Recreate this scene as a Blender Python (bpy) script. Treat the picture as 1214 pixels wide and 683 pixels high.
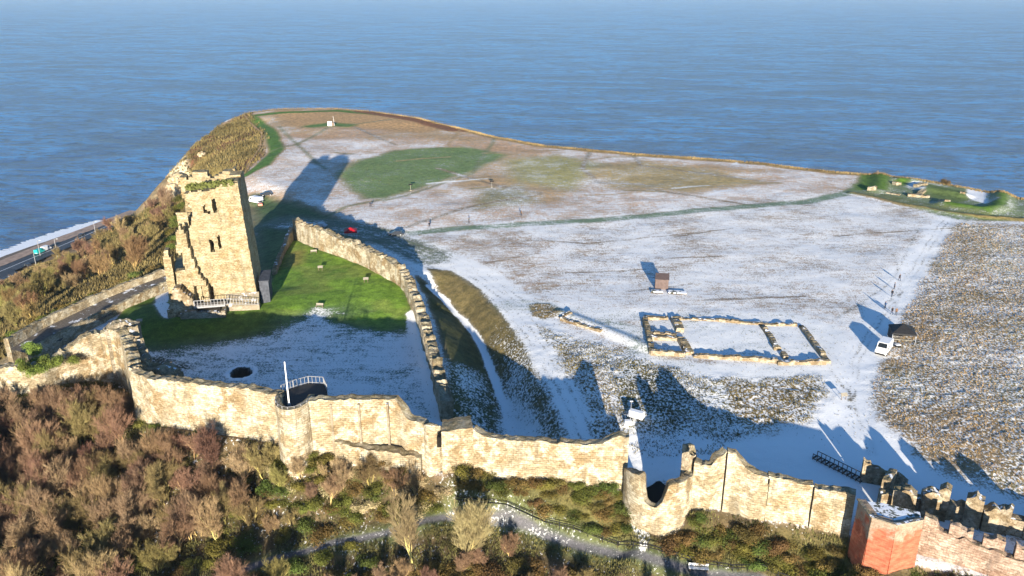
import bpy, bmesh, math, random
import numpy as np
from mathutils import Vector, Matrix
from mathutils.geometry import delaunay_2d_cdt

# ------------------------------------------------------------------ camera, world, sun, exposure
for o in list(bpy.data.objects): bpy.data.objects.remove(o)
scn = bpy.context.scene
C = scn.collection
CAMH, F, TH = 66.0, 960.0, math.radians(20.8)
cam_d = bpy.data.cameras.new('camera'); cam = bpy.data.objects.new('camera', cam_d); C.objects.link(cam)
cam.location = (0, 0, CAMH); cam.rotation_euler = (math.radians(90) - TH, 0, 0)
cam_d.sensor_width = 36.0; cam_d.lens = 36.0 * F / 1214.0
cam_d.clip_start = 0.5; cam_d.clip_end = 90000
scn.camera = cam
scn.render.resolution_x = 1024; scn.render.resolution_y = 576
SUN_EL, SUN_OFF = math.radians(10.3), math.radians(2.9)   # the light travels towards +Y, a little to the left
to_sun = Vector((math.sin(SUN_OFF) * math.cos(SUN_EL), -math.cos(SUN_OFF) * math.cos(SUN_EL), math.sin(SUN_EL)))
sd = bpy.data.lights.new('sun', 'SUN'); sd.energy = 5.0; sd.angle = math.radians(0.5); sd.color = (1.0, 0.905, 0.75)
sun = bpy.data.objects.new('sun', sd); C.objects.link(sun)
sun.rotation_euler = to_sun.to_track_quat('Z', 'Y').to_euler()
world = bpy.data.worlds.new('World'); scn.world = world; world.use_nodes = True
wn = world.node_tree; wn.nodes.clear()
wo = wn.nodes.new('ShaderNodeOutputWorld'); bg = wn.nodes.new('ShaderNodeBackground'); sk = wn.nodes.new('ShaderNodeTexSky')
sk.sky_type = 'NISHITA'; sk.sun_disc = False; sk.sun_elevation = SUN_EL
sk.sun_rotation = math.atan2(to_sun.x, to_sun.y); sk.altitude = 100; sk.air_density = 1.0; sk.dust_density = 0.2; sk.ozone_density = 5.0
bg.inputs['Strength'].default_value = 0.095
wn.links.new(sk.outputs[0], bg.inputs[0]); wn.links.new(bg.outputs[0], wo.inputs[0])
scn.view_settings.view_transform = 'Standard'; scn.view_settings.look = 'None'
scn.view_settings.gamma = 1.0; scn.view_settings.use_curve_mapping = False
scn.view_settings.exposure = 1.33

random.seed(7); rng = np.random.default_rng(7)
CT, ST = math.cos(TH), math.sin(TH)

# ------------------------------------------------------------------ placing: a pixel of the survey picture and a height give a point
def at(px, py, z=0.0):
    u, v = px - 607.0, 341.5 - py
    dy, dz = F * CT + v * ST, -F * ST + v * CT
    k = (z - CAMH) / dz
    return Vector((u * k, dy * k, z))
def pix(p):
    d = p[1] * CT + (CAMH - p[2]) * ST
    v = (p[1] * ST - (CAMH - p[2]) * CT)
    return (607 + F * p[0] / d, 341.5 - F * v / d)
def zbase(px, pyt, zt, pyb):          # height of the foot of a wall seen at pyb below the top seen at pyt
    p = at(px, pyt, zt); v = 341.5 - pyb
    s = (-F * ST + v * CT) / (F * CT + v * ST)
    return CAMH + p.y * s

# ------------------------------------------------------------------ value noise
_lat = rng.random((256, 256))
def vnoise(x, y):
    xi = np.floor(x).astype(int); yi = np.floor(y).astype(int); fx = x - xi; fy = y - yi
    fx = fx * fx * (3 - 2 * fx); fy = fy * fy * (3 - 2 * fy)
    a = _lat[xi & 255, yi & 255]; b = _lat[(xi + 1) & 255, yi & 255]; c = _lat[xi & 255, (yi + 1) & 255]; d = _lat[(xi + 1) & 255, (yi + 1) & 255]
    return (a * (1 - fx) + b * fx) * (1 - fy) + (c * (1 - fx) + d * fx) * fy
def fbm(x, y, s, o=3):
    x = np.asarray(x, float); y = np.asarray(y, float)
    t = 0; a = 1; w = 0
    for i in range(o):
        t = t + a * vnoise(x / s + 17.3 * i, y / s + 9.1 * i); w += a; a *= .5; s *= .5
    return t / w - .5

# ------------------------------------------------------------------ materials
def newmat(name):
    m = bpy.data.materials.new(name); m.use_nodes = True; nt = m.node_tree; nt.nodes.clear()
    o = nt.nodes.new('ShaderNodeOutputMaterial'); b = nt.nodes.new('ShaderNodeBsdfPrincipled')
    nt.links.new(b.outputs[0], o.inputs[0]); b.inputs['Roughness'].default_value = .9
    if 'Specular IOR Level' in b.inputs: b.inputs['Specular IOR Level'].default_value = .2
    return m, nt, b
class NT:
    def __init__(s, nt): s.nt = nt
    def n(s, t, **kw):
        x = s.nt.nodes.new(t)
        for k, v in kw.items(): setattr(x, k, v)
        return x
    def l(s, a, b): s.nt.links.new(a, b)
    def put(s, sock, v):
        if hasattr(v, 'is_output') or isinstance(v, bpy.types.NodeSocket): s.l(v, sock)
        else: sock.default_value = v
    def noise(s, vec, scale, detail=3, rough=.55, dist=0):
        x = s.n('ShaderNodeTexNoise'); s.l(vec, x.inputs['Vector']); x.inputs['Scale'].default_value = scale
        x.inputs['Detail'].default_value = detail; x.inputs['Roughness'].default_value = rough; x.inputs['Distortion'].default_value = dist
        return x.outputs['Fac']
    def math(s, op, a, b=0.0, c=None, clamp=False):
        x = s.n('ShaderNodeMath', operation=op, use_clamp=clamp); s.put(x.inputs[0], a); s.put(x.inputs[1], b)
        if c is not None: s.put(x.inputs[2], c)
        return x.outputs[0]
    def step(s, v, a, b, lo=0.0, hi=1.0):
        x = s.n('ShaderNodeMapRange', interpolation_type='SMOOTHSTEP'); s.put(x.inputs[0], v); s.put(x.inputs[1], a); s.put(x.inputs[2], b)
        s.put(x.inputs[3], lo); s.put(x.inputs[4], hi); return x.outputs[0]
    def mix(s, f, a, b, mode='MIX'):
        x = s.n('ShaderNodeMix', data_type='RGBA', blend_type=mode); s.put(x.inputs[0], f)
        for sk_, v in ((x.inputs[6], a), (x.inputs[7], b)):
            if isinstance(v, tuple): v = (v[0], v[1], v[2], 1)
            s.put(sk_, v)
        return x.outputs[2]
    def scale(s, vec, v):
        x = s.n('ShaderNodeVectorMath', operation='MULTIPLY'); s.l(vec, x.inputs[0]); x.inputs[1].default_value = v; return x.outputs[0]
    def bump(s, h, strength, dist, normal=None):
        x = s.n('ShaderNodeBump'); s.l(h, x.inputs['Height']); x.inputs['Strength'].default_value = strength; x.inputs['Distance'].default_value = dist
        if normal: s.l(normal, x.inputs['Normal'])
        return x.outputs[0]
def plain(name, col, rough=.7, var=.25, vs=2.0, metal=0):
    m, nt, b = newmat(name); g = NT(nt); tc = g.n('ShaderNodeTexCoord').outputs['Object']
    n = g.noise(tc, vs, 4)
    c = g.mix(g.step(n, .3, .7), tuple(k * (1 - var) for k in col), tuple(min(1, k * (1 + var)) for k in col))
    g.l(c, b.inputs['Base Color']); b.inputs['Roughness'].default_value = rough; b.inputs['Metallic'].default_value = metal
    return m
def stone(name, ochre, buff, pale, moss=(.13, .115, .05), snow_top=0.0, dark=.5, bricks=True, mossy=.5):
    m, nt, b = newmat(name); g = NT(nt); tc = g.n('ShaderNodeTexCoord'); P = tc.outputs['Object']; UV = tc.outputs['UV']
    n1 = g.noise(P, .16, 4, .6, .6); n2 = g.noise(g.scale(P, (.7, .7, 2.6)), .9, 4, .65); n3 = g.noise(P, 3.2, 3, .6); n4 = g.noise(P, .5, 5, .65)
    c = g.mix(g.step(n1, .38, .52), ochre, buff)
    c = g.mix(g.step(n4, .44, .58), c, pale)
    c = g.mix(g.math('MULTIPLY', g.step(n2, .44, .62), .36), c, tuple(k * .62 for k in ochre))
    pit = g.step(n3, .40, .30)
    c = g.mix(g.math('MULTIPLY', pit, dark), c, tuple(k * .3 for k in ochre))
    hgt = g.math('ADD', g.math('MULTIPLY', n3, .8), n2)
    if bricks:
        br = g.n('ShaderNodeTexBrick'); g.l(UV, br.inputs['Vector']); br.inputs['Scale'].default_value = 1.0
        br.inputs['Brick Width'].default_value = .62; br.inputs['Row Height'].default_value = .34; br.inputs['Mortar Size'].default_value = .035
        br.inputs['Color1'].default_value = (1, 1, 1, 1); br.inputs['Color2'].default_value = (.72, .70, .66, 1); br.inputs['Mortar'].default_value = (.66, .6, .52, 1)
        c = g.mix(.6, c, br.outputs['Color'], 'MULTIPLY')
        hgt = g.math('SUBTRACT', hgt, g.math('MULTIPLY', br.outputs['Fac'], .5))
    vo = g.n('ShaderNodeTexVoronoi'); g.l(g.scale(UV if bricks else P, (2.6, 4.2, 3.6)), vo.inputs['Vector']); vo.inputs['Scale'].default_value = 1.0
    sv = g.n('ShaderNodeSeparateColor'); g.l(vo.outputs['Color'], sv.inputs[0])
    c = g.mix(1.0, c, g.mix(sv.outputs[0], (.72, .68, .62), (1.18, 1.16, 1.13)), 'MULTIPLY'); hgt = g.math('ADD', hgt, g.math('MULTIPLY', sv.outputs[1], .35))
    st_n = g.noise(g.scale(P, (1, 1, .22)), .8, 4, .6); c = g.mix(g.math('MULTIPLY', g.step(st_n, .55, .67), .5), c, tuple(k * .35 for k in buff))
    ge = g.n('ShaderNodeNewGeometry'); sx = g.n('ShaderNodeSeparateXYZ'); g.l(ge.outputs['Normal'], sx.inputs[0])
    up = g.step(g.math('ADD', sx.outputs[2], g.math('MULTIPLY', g.math('SUBTRACT', n3, .5), .9)), .45, .8)
    mc = g.mix(g.step(g.noise(P, 1.1, 4), .42, .58), moss, tuple(k * .55 for k in buff))
    c = g.mix(g.math('MULTIPLY', up, mossy), c, mc)
    if snow_top > 0:
        sn = g.math('MULTIPLY', g.step(sx.outputs[2], .6, .85), g.step(g.noise(P, .9, 4), .62 - snow_top * .3, .66 - snow_top * .3))
        c = g.mix(sn, c, (.8, .82, .86))
    g.l(c, b.inputs['Base Color']); g.l(g.bump(hgt, .9, .16), b.inputs['Normal'])
    return m
M = {}
M['stone'] = stone('sandstone', (.33, .245, .14), (.41, .345, .235), (.60, .555, .44))
M['keepstone'] = stone('keep_stone', (.36, .27, .145), (.41, .34, .21), (.49, .43, .295), dark=.35)
M['grey'] = stone('grey_stone', (.24, .20, .14), (.32, .28, .22), (.42, .38, .32), snow_top=.2)
M['pink'] = stone('pink_stone', (.33, .215, .16), (.41, .30, .235), (.50, .41, .34))
M['rubble'] = stone('rubble_stone', (.19, .135, .075), (.28, .22, .14), (.42, .36, .27), bricks=False, dark=.8, snow_top=.12, mossy=.5)

# ------------------------------------------------------------------ object helpers
def tag(o, label=None, cat=None, group=None, kind=None):
    if label: o['label'] = label
    if cat: o['category'] = cat
    if group: o['group'] = group
    if kind: o['kind'] = kind
    return o
def empty(name, loc, rz=0, **kw):
    o = bpy.data.objects.new(name, None); C.objects.link(o); o.location = loc; o.rotation_euler.z = rz
    o.empty_display_size = .3; return tag(o, **kw)
def link(name, me, mat, parent=None):
    o = bpy.data.objects.new(name, me); C.objects.link(o)
    if mat:
        for m in (mat if isinstance(mat, (list, tuple)) else [mat]): me.materials.append(m)
    if parent: o.parent = parent
    return o
def children(o): return [c for c in bpy.data.objects if c.parent == o]
def copy_tree(o, kids=None, parent=None):
    c = o.copy(); C.objects.link(c)
    if parent: c.parent = parent
    for ch in (o.children if kids is None else kids): copy_tree(ch, None, c)
    return c
class MB:
    """collects boxes, tubes and outlines into one mesh"""
    def __init__(s): s.v = []; s.f = []; s.mi = []
    def add(s, v, f, mi=0):
        k = len(s.v); s.v += [tuple(p) for p in v]; s.f += [tuple(i + k for i in q) for q in f]; s.mi += [mi] * len(f); return s
    def box(s, x0, x1, y0, y1, z0, z1, mi=0, top=None, b=0.0):
        t = top or (x0, x1, y0, y1)
        v = [(x0, y0, z0), (x1, y0, z0), (x1, y1, z0), (x0, y1, z0), (t[0], t[2], z1), (t[1], t[2], z1), (t[1], t[3], z1), (t[0], t[3], z1)]
        return s.add(v, [(3, 2, 1, 0), (4, 5, 6, 7), (0, 1, 5, 4), (1, 2, 6, 5), (2, 3, 7, 6), (3, 0, 4, 7)], mi)
    def bar(s, a, b, w, h=None, mi=0):
        a, b = Vector(a), Vector(b); h = h or w; d = (b - a).normalized()
        up = Vector((0, 0, 1)) if abs(d.z) < .95 else Vector((1, 0, 0)); r = d.cross(up).normalized(); u = r.cross(d)
        v = [p + r * sx * w / 2 + u * sy * h / 2 for p in (a, b) for sx, sy in ((-1, -1), (1, -1), (1, 1), (-1, 1))]
        return s.add(v, [(0, 3, 2, 1), (4, 5, 6, 7), (0, 1, 5, 4), (1, 2, 6, 5), (2, 3, 7, 6), (3, 0, 4, 7)], mi)
    def tube(s, a, b, r0, r1=None, n=8, mi=0, cap=True):
        a, b = Vector(a), Vector(b); r1 = r0 if r1 is None else r1; d = (b - a).normalized()
        up = Vector((0, 0, 1)) if abs(d.z) < .95 else Vector((1, 0, 0)); r = d.cross(up).normalized(); u = r.cross(d)
        v = [p + (r * math.cos(2 * math.pi * i / n) + u * math.sin(2 * math.pi * i / n)) * q for p, q in ((a, r0), (b, r1)) for i in range(n)]
        f = [(i, (i + 1) % n, n + (i + 1) % n, n + i) for i in range(n)]
        if cap: f += [tuple(range(n))[::-1], tuple(range(n, 2 * n))]
        return s.add(v, f, mi)
    def prism(s, outline, z0, z1, mi=0):
        n = len(outline); v = [(x, y, z0) for x, y in outline] + [(x, y, z1) for x, y in outline]
        return s.add(v, [tuple(range(n))[::-1], tuple(range(n, 2 * n))] + [(i, (i + 1) % n, n + (i + 1) % n, n + i) for i in range(n)], mi)
    def side(s, outline, x0, x1, mi=0):     # outline in (y, z) extruded along x
        n = len(outline); v = [(x0, y, z) for y, z in outline] + [(x1, y, z) for y, z in outline]
        return s.add(v, [tuple(range(n)), tuple(range(n, 2 * n))[::-1]] + [(i, n + i, n + (i + 1) % n, (i + 1) % n) for i in range(n)], mi)
    def build(s, name, mat, parent=None, bevel=0, smooth=False):
        me = bpy.data.meshes.new(name); me.from_pydata(s.v, [], s.f)
        bm = bmesh.new(); bm.from_mesh(me); bmesh.ops.recalc_face_normals(bm, faces=bm.faces)
        if bevel: bmesh.ops.bevel(bm, geom=list(bm.edges), offset=bevel, segments=1, affect='EDGES')
        bm.to_mesh(me); bm.free()
        if not bevel and any(s.mi): me.polygons.foreach_set('material_index', s.mi)
        if smooth: me.polygons.foreach_set('use_smooth', [True] * len(me.polygons))
        return link(name, me, mat, parent)

# ------------------------------------------------------------------ curtain wall survey: (px, py of top, height of top, py of foot, ground height inside)
W_return = [(-70, 452, 5.0, 480, -2), (-30, 444, 5.0, 472, -2), (0, 437, 5.0, 466, -2), (25, 437, 5, 462, -2), (48, 432, 5, 458, -1), (66, 422, 5.2, 452, -1), (84, 412, 6, 452, -1), (103, 401, 7, 452, 0), (120, 392.5, 7.6, 458, 0),
            (133, 391.5, 7.8, 464, 0), (141, 396, 8, 466, 0), (147, 412, 8, 480, 0), (150, 426, 8, 490, 0), (153, 441, 8.2, 501, 0)]
W_left = [(153, 441, 8.2, 501, 0), (175, 449, 8.5, 502, -1), (205, 452, 9.0, 504, -1), (250, 457, 9.0, 510, -1), (290, 462, 9.0, 516, -1), (330, 468, 9.0, 526, -1)]
W_mid = [(366, 476, 9.2, 540, -1), (380, 474.5, 9.2, 538, -1), (430, 473.5, 9.2, 536, -1), (468, 473, 9.1, 536, -1), (473, 481, 8.2, 540, -1), (478, 490, 7.3, 543, -1), (483, 499, 6.3, 548, -1), (492, 500, 6.2, 552, -1), (503, 505, 5.8, 556, 0)]
W_small = [(523, 511, 5.9, 558, -2), (540, 510, 6.0, 557, -2), (561, 506, 6.3, 553, -3)]
W_east = [(561, 509, 6.4, 553, -3), (567, 513, 6.0, 554, -3), (576, 518, 5.4, 556, -4), (600, 521, 5.2, 561, -5), (640, 524, 5.2, 567, -3), (690, 528, 5.2, 573, -1), (714, 527.5, 5.2, 576, -1), (724, 522, 6.0, 578, -1), (734, 517.5, 6.6, 580, -1), (746, 519, 6.5, 583, -1)]
W_right = [(824, 549, 5.2, 594, -2), (834, 553, 5.0, 600, -2), (845, 553.5, 5.2, 603, -1.5), (855, 542, 6.3, 606, -1.5), (863, 537, 6.8, 608, -1), (872, 539, 6.6, 610, -1), (881, 550, 5.5, 612, -1), (895, 562, 4.6, 616, -1), (912, 566.5, 4.3, 620, -1), (940, 572, 4.0, 624, -1), (966, 577, 3.7, 628, -1), (990, 582, 3.6, 632, -1), (1014, 588, 3.5, 637, -1)]

def walltin(W, front=1.0, back=2.6):
    out = []
    pts = [at(p[0], p[1], p[2]) for p in W]
    for i, p in enumerate(W):
        a, b = pts[max(0, i - 1)], pts[min(len(pts) - 1, i + 1)]
        d = Vector((b.x - a.x, b.y - a.y)).normalized(); nrm = Vector((d.y, -d.x))   # towards the camera side for a wall running to the right
        zb = zbase(*p[:4]); q = pts[i]
        out.append((q.x + nrm.x * front, q.y + nrm.y * front, zb)); out.append((q.x - nrm.x * back, q.y - nrm.y * back, p[4]))
    return out
CP = []     # world control points of the ground
def cps(lst):
    for px, py, z in lst:
        p = at(px, py, z); CP.append((p.x, p.y, z))
for W in (W_return, W_left, W_mid, W_small, W_east, W_right): CP += walltin(W)
# rim of the headland seen against the sea; beyond it the cliff drops
rim = [(203, 203, -15), (213, 189, -12), (226, 174, -9), (240, 160, -7), (262, 142, -3), (290, 133, -1), (330, 128, 0), (400, 127, 0), (450, 131, 0), (500, 139, 0), (540, 148, 0), (600, 162, 0), (650, 171, 0), (760, 181, 0), (870, 188.5, 0), (980, 200, 0), (1040, 205, 0), (1100, 212, 0), (1160, 222, 0), (1214, 233, 0), (1300, 245, 0), (1420, 262, 0), (1600, 292, 0)]
cps(rim)
for px, py, z in rim:
    p = at(px, py, z); q = Vector((p.x + 10, p.y - 260, 0)).normalized() * 30
    CP.append((p.x + q.x, p.y + q.y, -84)); CP.append((p.x + q.x * 3, p.y + q.y * 3, -90))
cps([(-150, 330, -86), (-60, 322, -84), (0, 301, -82), (60, 281, -82), (110, 266, -82), (135, 258, -82)])                   # under the waves
cps([(-150, 340, -77), (-60, 333, -77), (0, 311, -77), (60, 289, -77), (110, 271, -77), (140, 261, -77)])                   # promenade
cps([(-150, 385, -76), (-60, 358, -76), (0, 336, -76), (40, 318, -76), (80, 299, -76), (120, 279, -76)])                   # road
cps([(-150, 430, -60), (-60, 400, -55), (0, 372, -52), (50, 345, -48), (90, 318, -48), (140, 282, -50), (170, 262, -45), (190, 240, -38), (196, 226, -30)])
cps([(-60, 425, -30), (0, 400, -22), (50, 370, -20), (110, 335, -17), (160, 305, -18), (185, 272, -22), (196, 245, -24), (205, 225, -26)])
cps([(0, 420, -8), (60, 384, -8), (130, 348, -8), (180, 322, -7), (200, 290, -9), (215, 250, -16), (222, 230, -18)])
cps([(-150, 500, -12), (-60, 440, -10), (-150, 560, -12)])
# headland slope and the cliff path
cps([(214, 214, -17), (228, 212, -12), (245, 200, -8), (260, 178, -6), (285, 200, -4), (300, 170, -2), (296, 140, -1), (318, 160, 0), (318, 185, 0), (300, 206, -.5), (270, 215, -5), (250, 235, -6), (235, 260, -8)])
# plateau
cps([(x, y, 0) for x, y in ((330, 140), (400, 150), (500, 160), (600, 180), (700, 190), (800, 200), (900, 205), (1000, 220), (1100, 225), (1200, 250), (330, 180), (400, 190), (500, 220), (600, 230), (700, 240), (800, 250), (900, 250), (1100, 260), (1214, 275), (310, 215), (360, 230), (450, 250), (520, 280), (600, 300), (700, 310), (800, 310), (900, 310), (1000, 310), (1100, 310), (1214, 330), (1350, 350), (1350, 450), (640, 340), (700, 350), (800, 370), (900, 370), (1000, 370), (1100, 370), (1214, 400), (650, 390), (700, 420), (780, 440), (900, 440), (1000, 430), (1100, 440), (1214, 470), (1350, 560))])
cps([(700, 460, -.3), (720, 500, -.8), (780, 500, -1), (850, 510, -1), (940, 520, -.8), (1000, 520, -.5), (1080, 510, 0), (1214, 540, 0), (1060, 550, -.6), (1130, 560, -.6), (1214, 590, -.8)])
cps([(330, 260, -.5), (312, 300, -1.5), (335, 275, -1), (318, 340, -.5), (312, 365, .5), (240, 300, -3)])
# ward
cps([(x, y, 1) for x, y in ((190, 360), (170, 380), (240, 372), (330, 366), (440, 350), (480, 358), (360, 340), (340, 345))] + [(x, y, -.5) for x, y in ((200, 400), (300, 385), (400, 384), (460, 382), (490, 400))] + [(x, y, -1) for x, y in ((205, 425), (260, 440), (330, 440), (400, 440), (460, 440), (500, 430), (510, 480))])
cps([(349, 286, 1.5), (378, 297, 1.5), (410, 307, 1.5), (433, 316, 1.5), (454, 328, 1.5), (474, 338, 1.3), (483, 352, 1), (400, 330, 1.4), (345, 310, 1.2)])
cps([(150, 365, -1), (160, 400, 0), (110, 385, -3), (70, 405, -3)])
# ditch east of the ward
cps([(360, 262, 0), (400, 268, 0), (440, 278, 0), (475, 293, 0), (490, 305, 0), (500, 322, .3), (508, 350, .3), (516, 378, .4), (526, 405, .5), (534, 430, .3), (532, 470, -.5), (533, 500, -1.5)])
cps([(506, 336, -1.2), (520, 351, -3), (545, 377, -4.5), (565, 407, -5), (582, 445, -5.2), (596, 480, -5.4), (606, 512, -5.4), (590, 445, -5.2), (604, 480, -5.4), (616, 512, -5.4)])
cps([(505, 312, 0), (533, 320, 0), (566, 342, 0), (600, 380, 0), (620, 413, 0), (640, 455, 0), (656, 490, -.3), (668, 512, -.8)])
# gap, round tower foot and the outer bank
cps([(745, 545, -2), (741, 592, -2.8), (750, 617, -4.3), (767, 636, -5), (800, 630, -5), (822, 612, -4.2), (735, 600, -3.6)])
cps([(780, 575, -2.5)])
cps([(1030, 575, -1), (1100, 590, -1.2), (1214, 625, -1.2), (1110, 612, -1.5), (1214, 655, -1.6), (1300, 640, -1.5)])
cps([(1000, 645, -3.4), (1010, 648, -2.8), (1022, 667, -2.1), (1058, 684, -2.2), (1090, 666, -1.8), (1150, 682, -1.6), (1214, 700, -1.5), (1300, 720, -1.5)])
cps([(-60, 520, -10), (0, 490, -6), (60, 478, -4), (100, 480, -3), (0, 560, -9), (100, 560, -6.5), (200, 560, -4.5), (300, 570, -4.5), (400, 580, -4.5), (500, 585, -5), (600, 590, -5), (700, 605, -5.2), (850, 640, -5.5), (950, 660, -5.5),
     (0, 640, -11), (150, 640, -9.5), (300, 640, -8.5), (400, 625, -7.5), (540, 612, -6.5), (640, 633, -7), (740, 655, -7.2), (860, 684, -7.4), (1000, 700, -7)])
cps([(x, 720, -10) for x in (-100, 100, 300, 500, 700)] + [(900, 730, -8.5), (1100, 740, -7), (1300, 760, -6)])
cps([(x, 900, -15) for x in (-400, 0, 300, 600, 900, 1200, 1500)] + [(-500, 600, -25), (-700, 400, -60)])
for x_, y_, z_ in ((-900, 60, -60), (-900, 700, -90), (900, 700, -90), (900, 60, -20), (-300, 30, -30), (300, 30, -15), (0, 20, -20), (-900, 300, -90), (250, 150, -1), (300, 200, -2), (350, 80, -5)): CP.append((x_, y_, z_))

# ------------------------------------------------------------------ ground grid (rows closer together near the walls)
NC, NR = 840, 800; T0, T1 = -1.12, 1.0; Y0, Y1 = 58.0, 560.0
tt = np.linspace(T0, T1, NC); yy = Y0 * (Y1 / Y0) ** np.linspace(0, 1, NR)
GY, GT = np.meshgrid(yy, tt, indexing='ij'); GX = GT * (GY + 28.0)
keep_pts = []; seen = {}
for x, y, z in CP:
    k = (round(x, 1), round(y, 1))
    if k in seen: continue
    seen[k] = 1; keep_pts.append((x, y, z))
vs, es, fs, ov, oe, of_ = delaunay_2d_cdt([Vector((p[0], p[1])) for p in keep_pts], [], [], 0, 1e-4)
vz = [np.mean([keep_pts[j][2] for j in o]) for o in ov]
H = np.full(GX.shape, -30.0)
for f in fs:
    a, b, c = [vs[i] for i in f]; za, zb_, zc = [vz[i] for i in f]
    den = (b.y - c.y) * (a.x - c.x) + (c.x - b.x) * (a.y - c.y)
    if abs(den) < 1e-9: continue
    ylo, yhi = min(a.y, b.y, c.y), max(a.y, b.y, c.y)
    r0, r1 = np.searchsorted(yy, ylo), np.searchsorted(yy, yhi)
    if r1 <= r0: continue
    X_, Y_ = GX[r0:r1], GY[r0:r1]
    l1 = ((b.y - c.y) * (X_ - c.x) + (c.x - b.x) * (Y_ - c.y)) / den; l2 = ((c.y - a.y) * (X_ - c.x) + (a.x - c.x) * (Y_ - c.y)) / den
    m_ = (l1 >= -1e-6) & (l2 >= -1e-6) & (l1 + l2 <= 1 + 1e-6)
    H[r0:r1][m_] = (l1 * za + l2 * zb_ + (1 - l1 - l2) * zc)[m_]
def blur(A, n=1, k=1):
    for _ in range(n):
        for ax in (0, 1):
            P_ = np.pad(A, [(k, k) if i == ax else (0, 0) for i in range(2)], mode='edge')
            cs = np.cumsum(np.insert(P_, 0, 0, axis=ax), axis=ax)
            A = (np.take(cs, range(2 * k + 1, cs.shape[ax]), axis=ax) - np.take(cs, range(0, cs.shape[ax] - 2 * k - 1), axis=ax)) / (2 * k + 1)
    return A
H = blur(H, 2, 2)
def smooth01(x): x = np.clip(x, 0, 1); return x * x * (3 - 2 * x)
def sample(x, y, A=None):
    A = H if A is None else A
    r = math.log(max(y, Y0) / Y0) / math.log(Y1 / Y0) * (NR - 1); c = (x / (y + 28.0) - T0) / (T1 - T0) * (NC - 1)
    r = min(max(r, 0), NR - 1.001); c = min(max(c, 0), NC - 1.001); i, j = int(r), int(c); fr, fc = r - i, c - j
    return float((A[i, j] * (1 - fc) + A[i, j + 1] * fc) * (1 - fr) + (A[i + 1, j] * (1 - fc) + A[i + 1, j + 1] * fc) * fr)
def gp(px, py):      # the point of the ground seen at a pixel
    u, v = px - 607.0, 341.5 - py
    d = Vector((u, F * CT + v * ST, -F * ST + v * CT)).normalized(); o = Vector((0, 0, CAMH)); t = 60.0 / max(d.y, .3); st = 1.0; last = t
    while t < 900:
        p = o + d * t
        if p.y > Y0 and p.z < sample(p.x, p.y):
            lo, hi = last, t
            for _ in range(14):
                md = (lo + hi) / 2; q = o + d * md
                if q.z < sample(q.x, q.y): hi = md
                else: lo = md
            q = o + d * hi; q.z = sample(q.x, q.y); return q
        last = t; t += st
    return at(px, py, 0)
def G(x, y): return Vector((x, y, sample(x, y)))

JX = GX + fbm(GX, GY, 7, 3) * 3.0 + fbm(GX, GY, 1.5, 2) * .6; JY = GY + fbm(GX + 300, GY, 7, 3) * 3.5 + fbm(GX + 50, GY, 1.5, 2) * .7
def inpoly(pxs, soft=2.0, jit=True, world=False):
    pts = [gp(*p) if not world else Vector(p) for p in pxs]
    X_, Y_ = (JX, JY) if jit else (GX, GY)
    ins = np.zeros(GX.shape, bool); n = len(pts); D = np.full(GX.shape, 1e9)
    for i in range(n):
        a, b = pts[i], pts[(i + 1) % n]
        if abs(a.y - b.y) > 1e-9:
            c = ((a.y > Y_) != (b.y > Y_)) & (X_ < (b.x - a.x) * (Y_ - a.y) / (b.y - a.y) + a.x); ins ^= c
        dx, dy = b.x - a.x, b.y - a.y; L = dx * dx + dy * dy + 1e-9
        t = np.clip(((X_ - a.x) * dx + (Y_ - a.y) * dy) / L, 0, 1); D = np.minimum(D, (X_ - a.x - t * dx) ** 2 + (Y_ - a.y - t * dy) ** 2)
    D = np.sqrt(D); sd_ = np.where(ins, D, -D)
    return smooth01(sd_ / soft * .5 + .5)
def near(pxs, w, soft=.6, world=False, jit=.35):
    pts = [gp(*p) if not world else Vector(p) for p in pxs]; D = np.full(GX.shape, 1e9)
    X_ = GX + (JX - GX) * jit; Y_ = GY + (JY - GY) * jit
    for a, b in zip(pts, pts[1:]):
        dx, dy = b.x - a.x, b.y - a.y; L = dx * dx + dy * dy + 1e-9
        t = np.clip(((X_ - a.x) * dx + (Y_ - a.y) * dy) / L, 0, 1); D = np.minimum(D, (X_ - a.x - t * dx) ** 2 + (Y_ - a.y - t * dy) ** 2)
    return 1 - smooth01((np.sqrt(D) - w + soft) / (2 * soft))

# ------------------------------------------------------------------ ground painting: plant colour, snow cover, tussock size
VEG = np.zeros(GX.shape + (3,)); COV = np.zeros(GX.shape); TUF = np.zeros(GX.shape); BH = np.zeros(GX.shape)
def paint(mask, veg=None, cov=None, tuf=None):
    global VEG, COV, TUF
    if veg is not None: VEG = VEG * (1 - mask[..., None]) + np.array(veg) * mask[..., None]
    if cov is not None: COV = COV * (1 - mask) + cov * mask
    if tuf is not None: TUF = TUF * (1 - mask) + tuf * mask
one = np.ones(GX.shape)
paint(one, (.27, .205, .15), .57, .08); paint(smooth01(fbm(GX, GY, 26, 4) * 6 - .1) * .8, (.30, .21, .14), .47)
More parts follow.
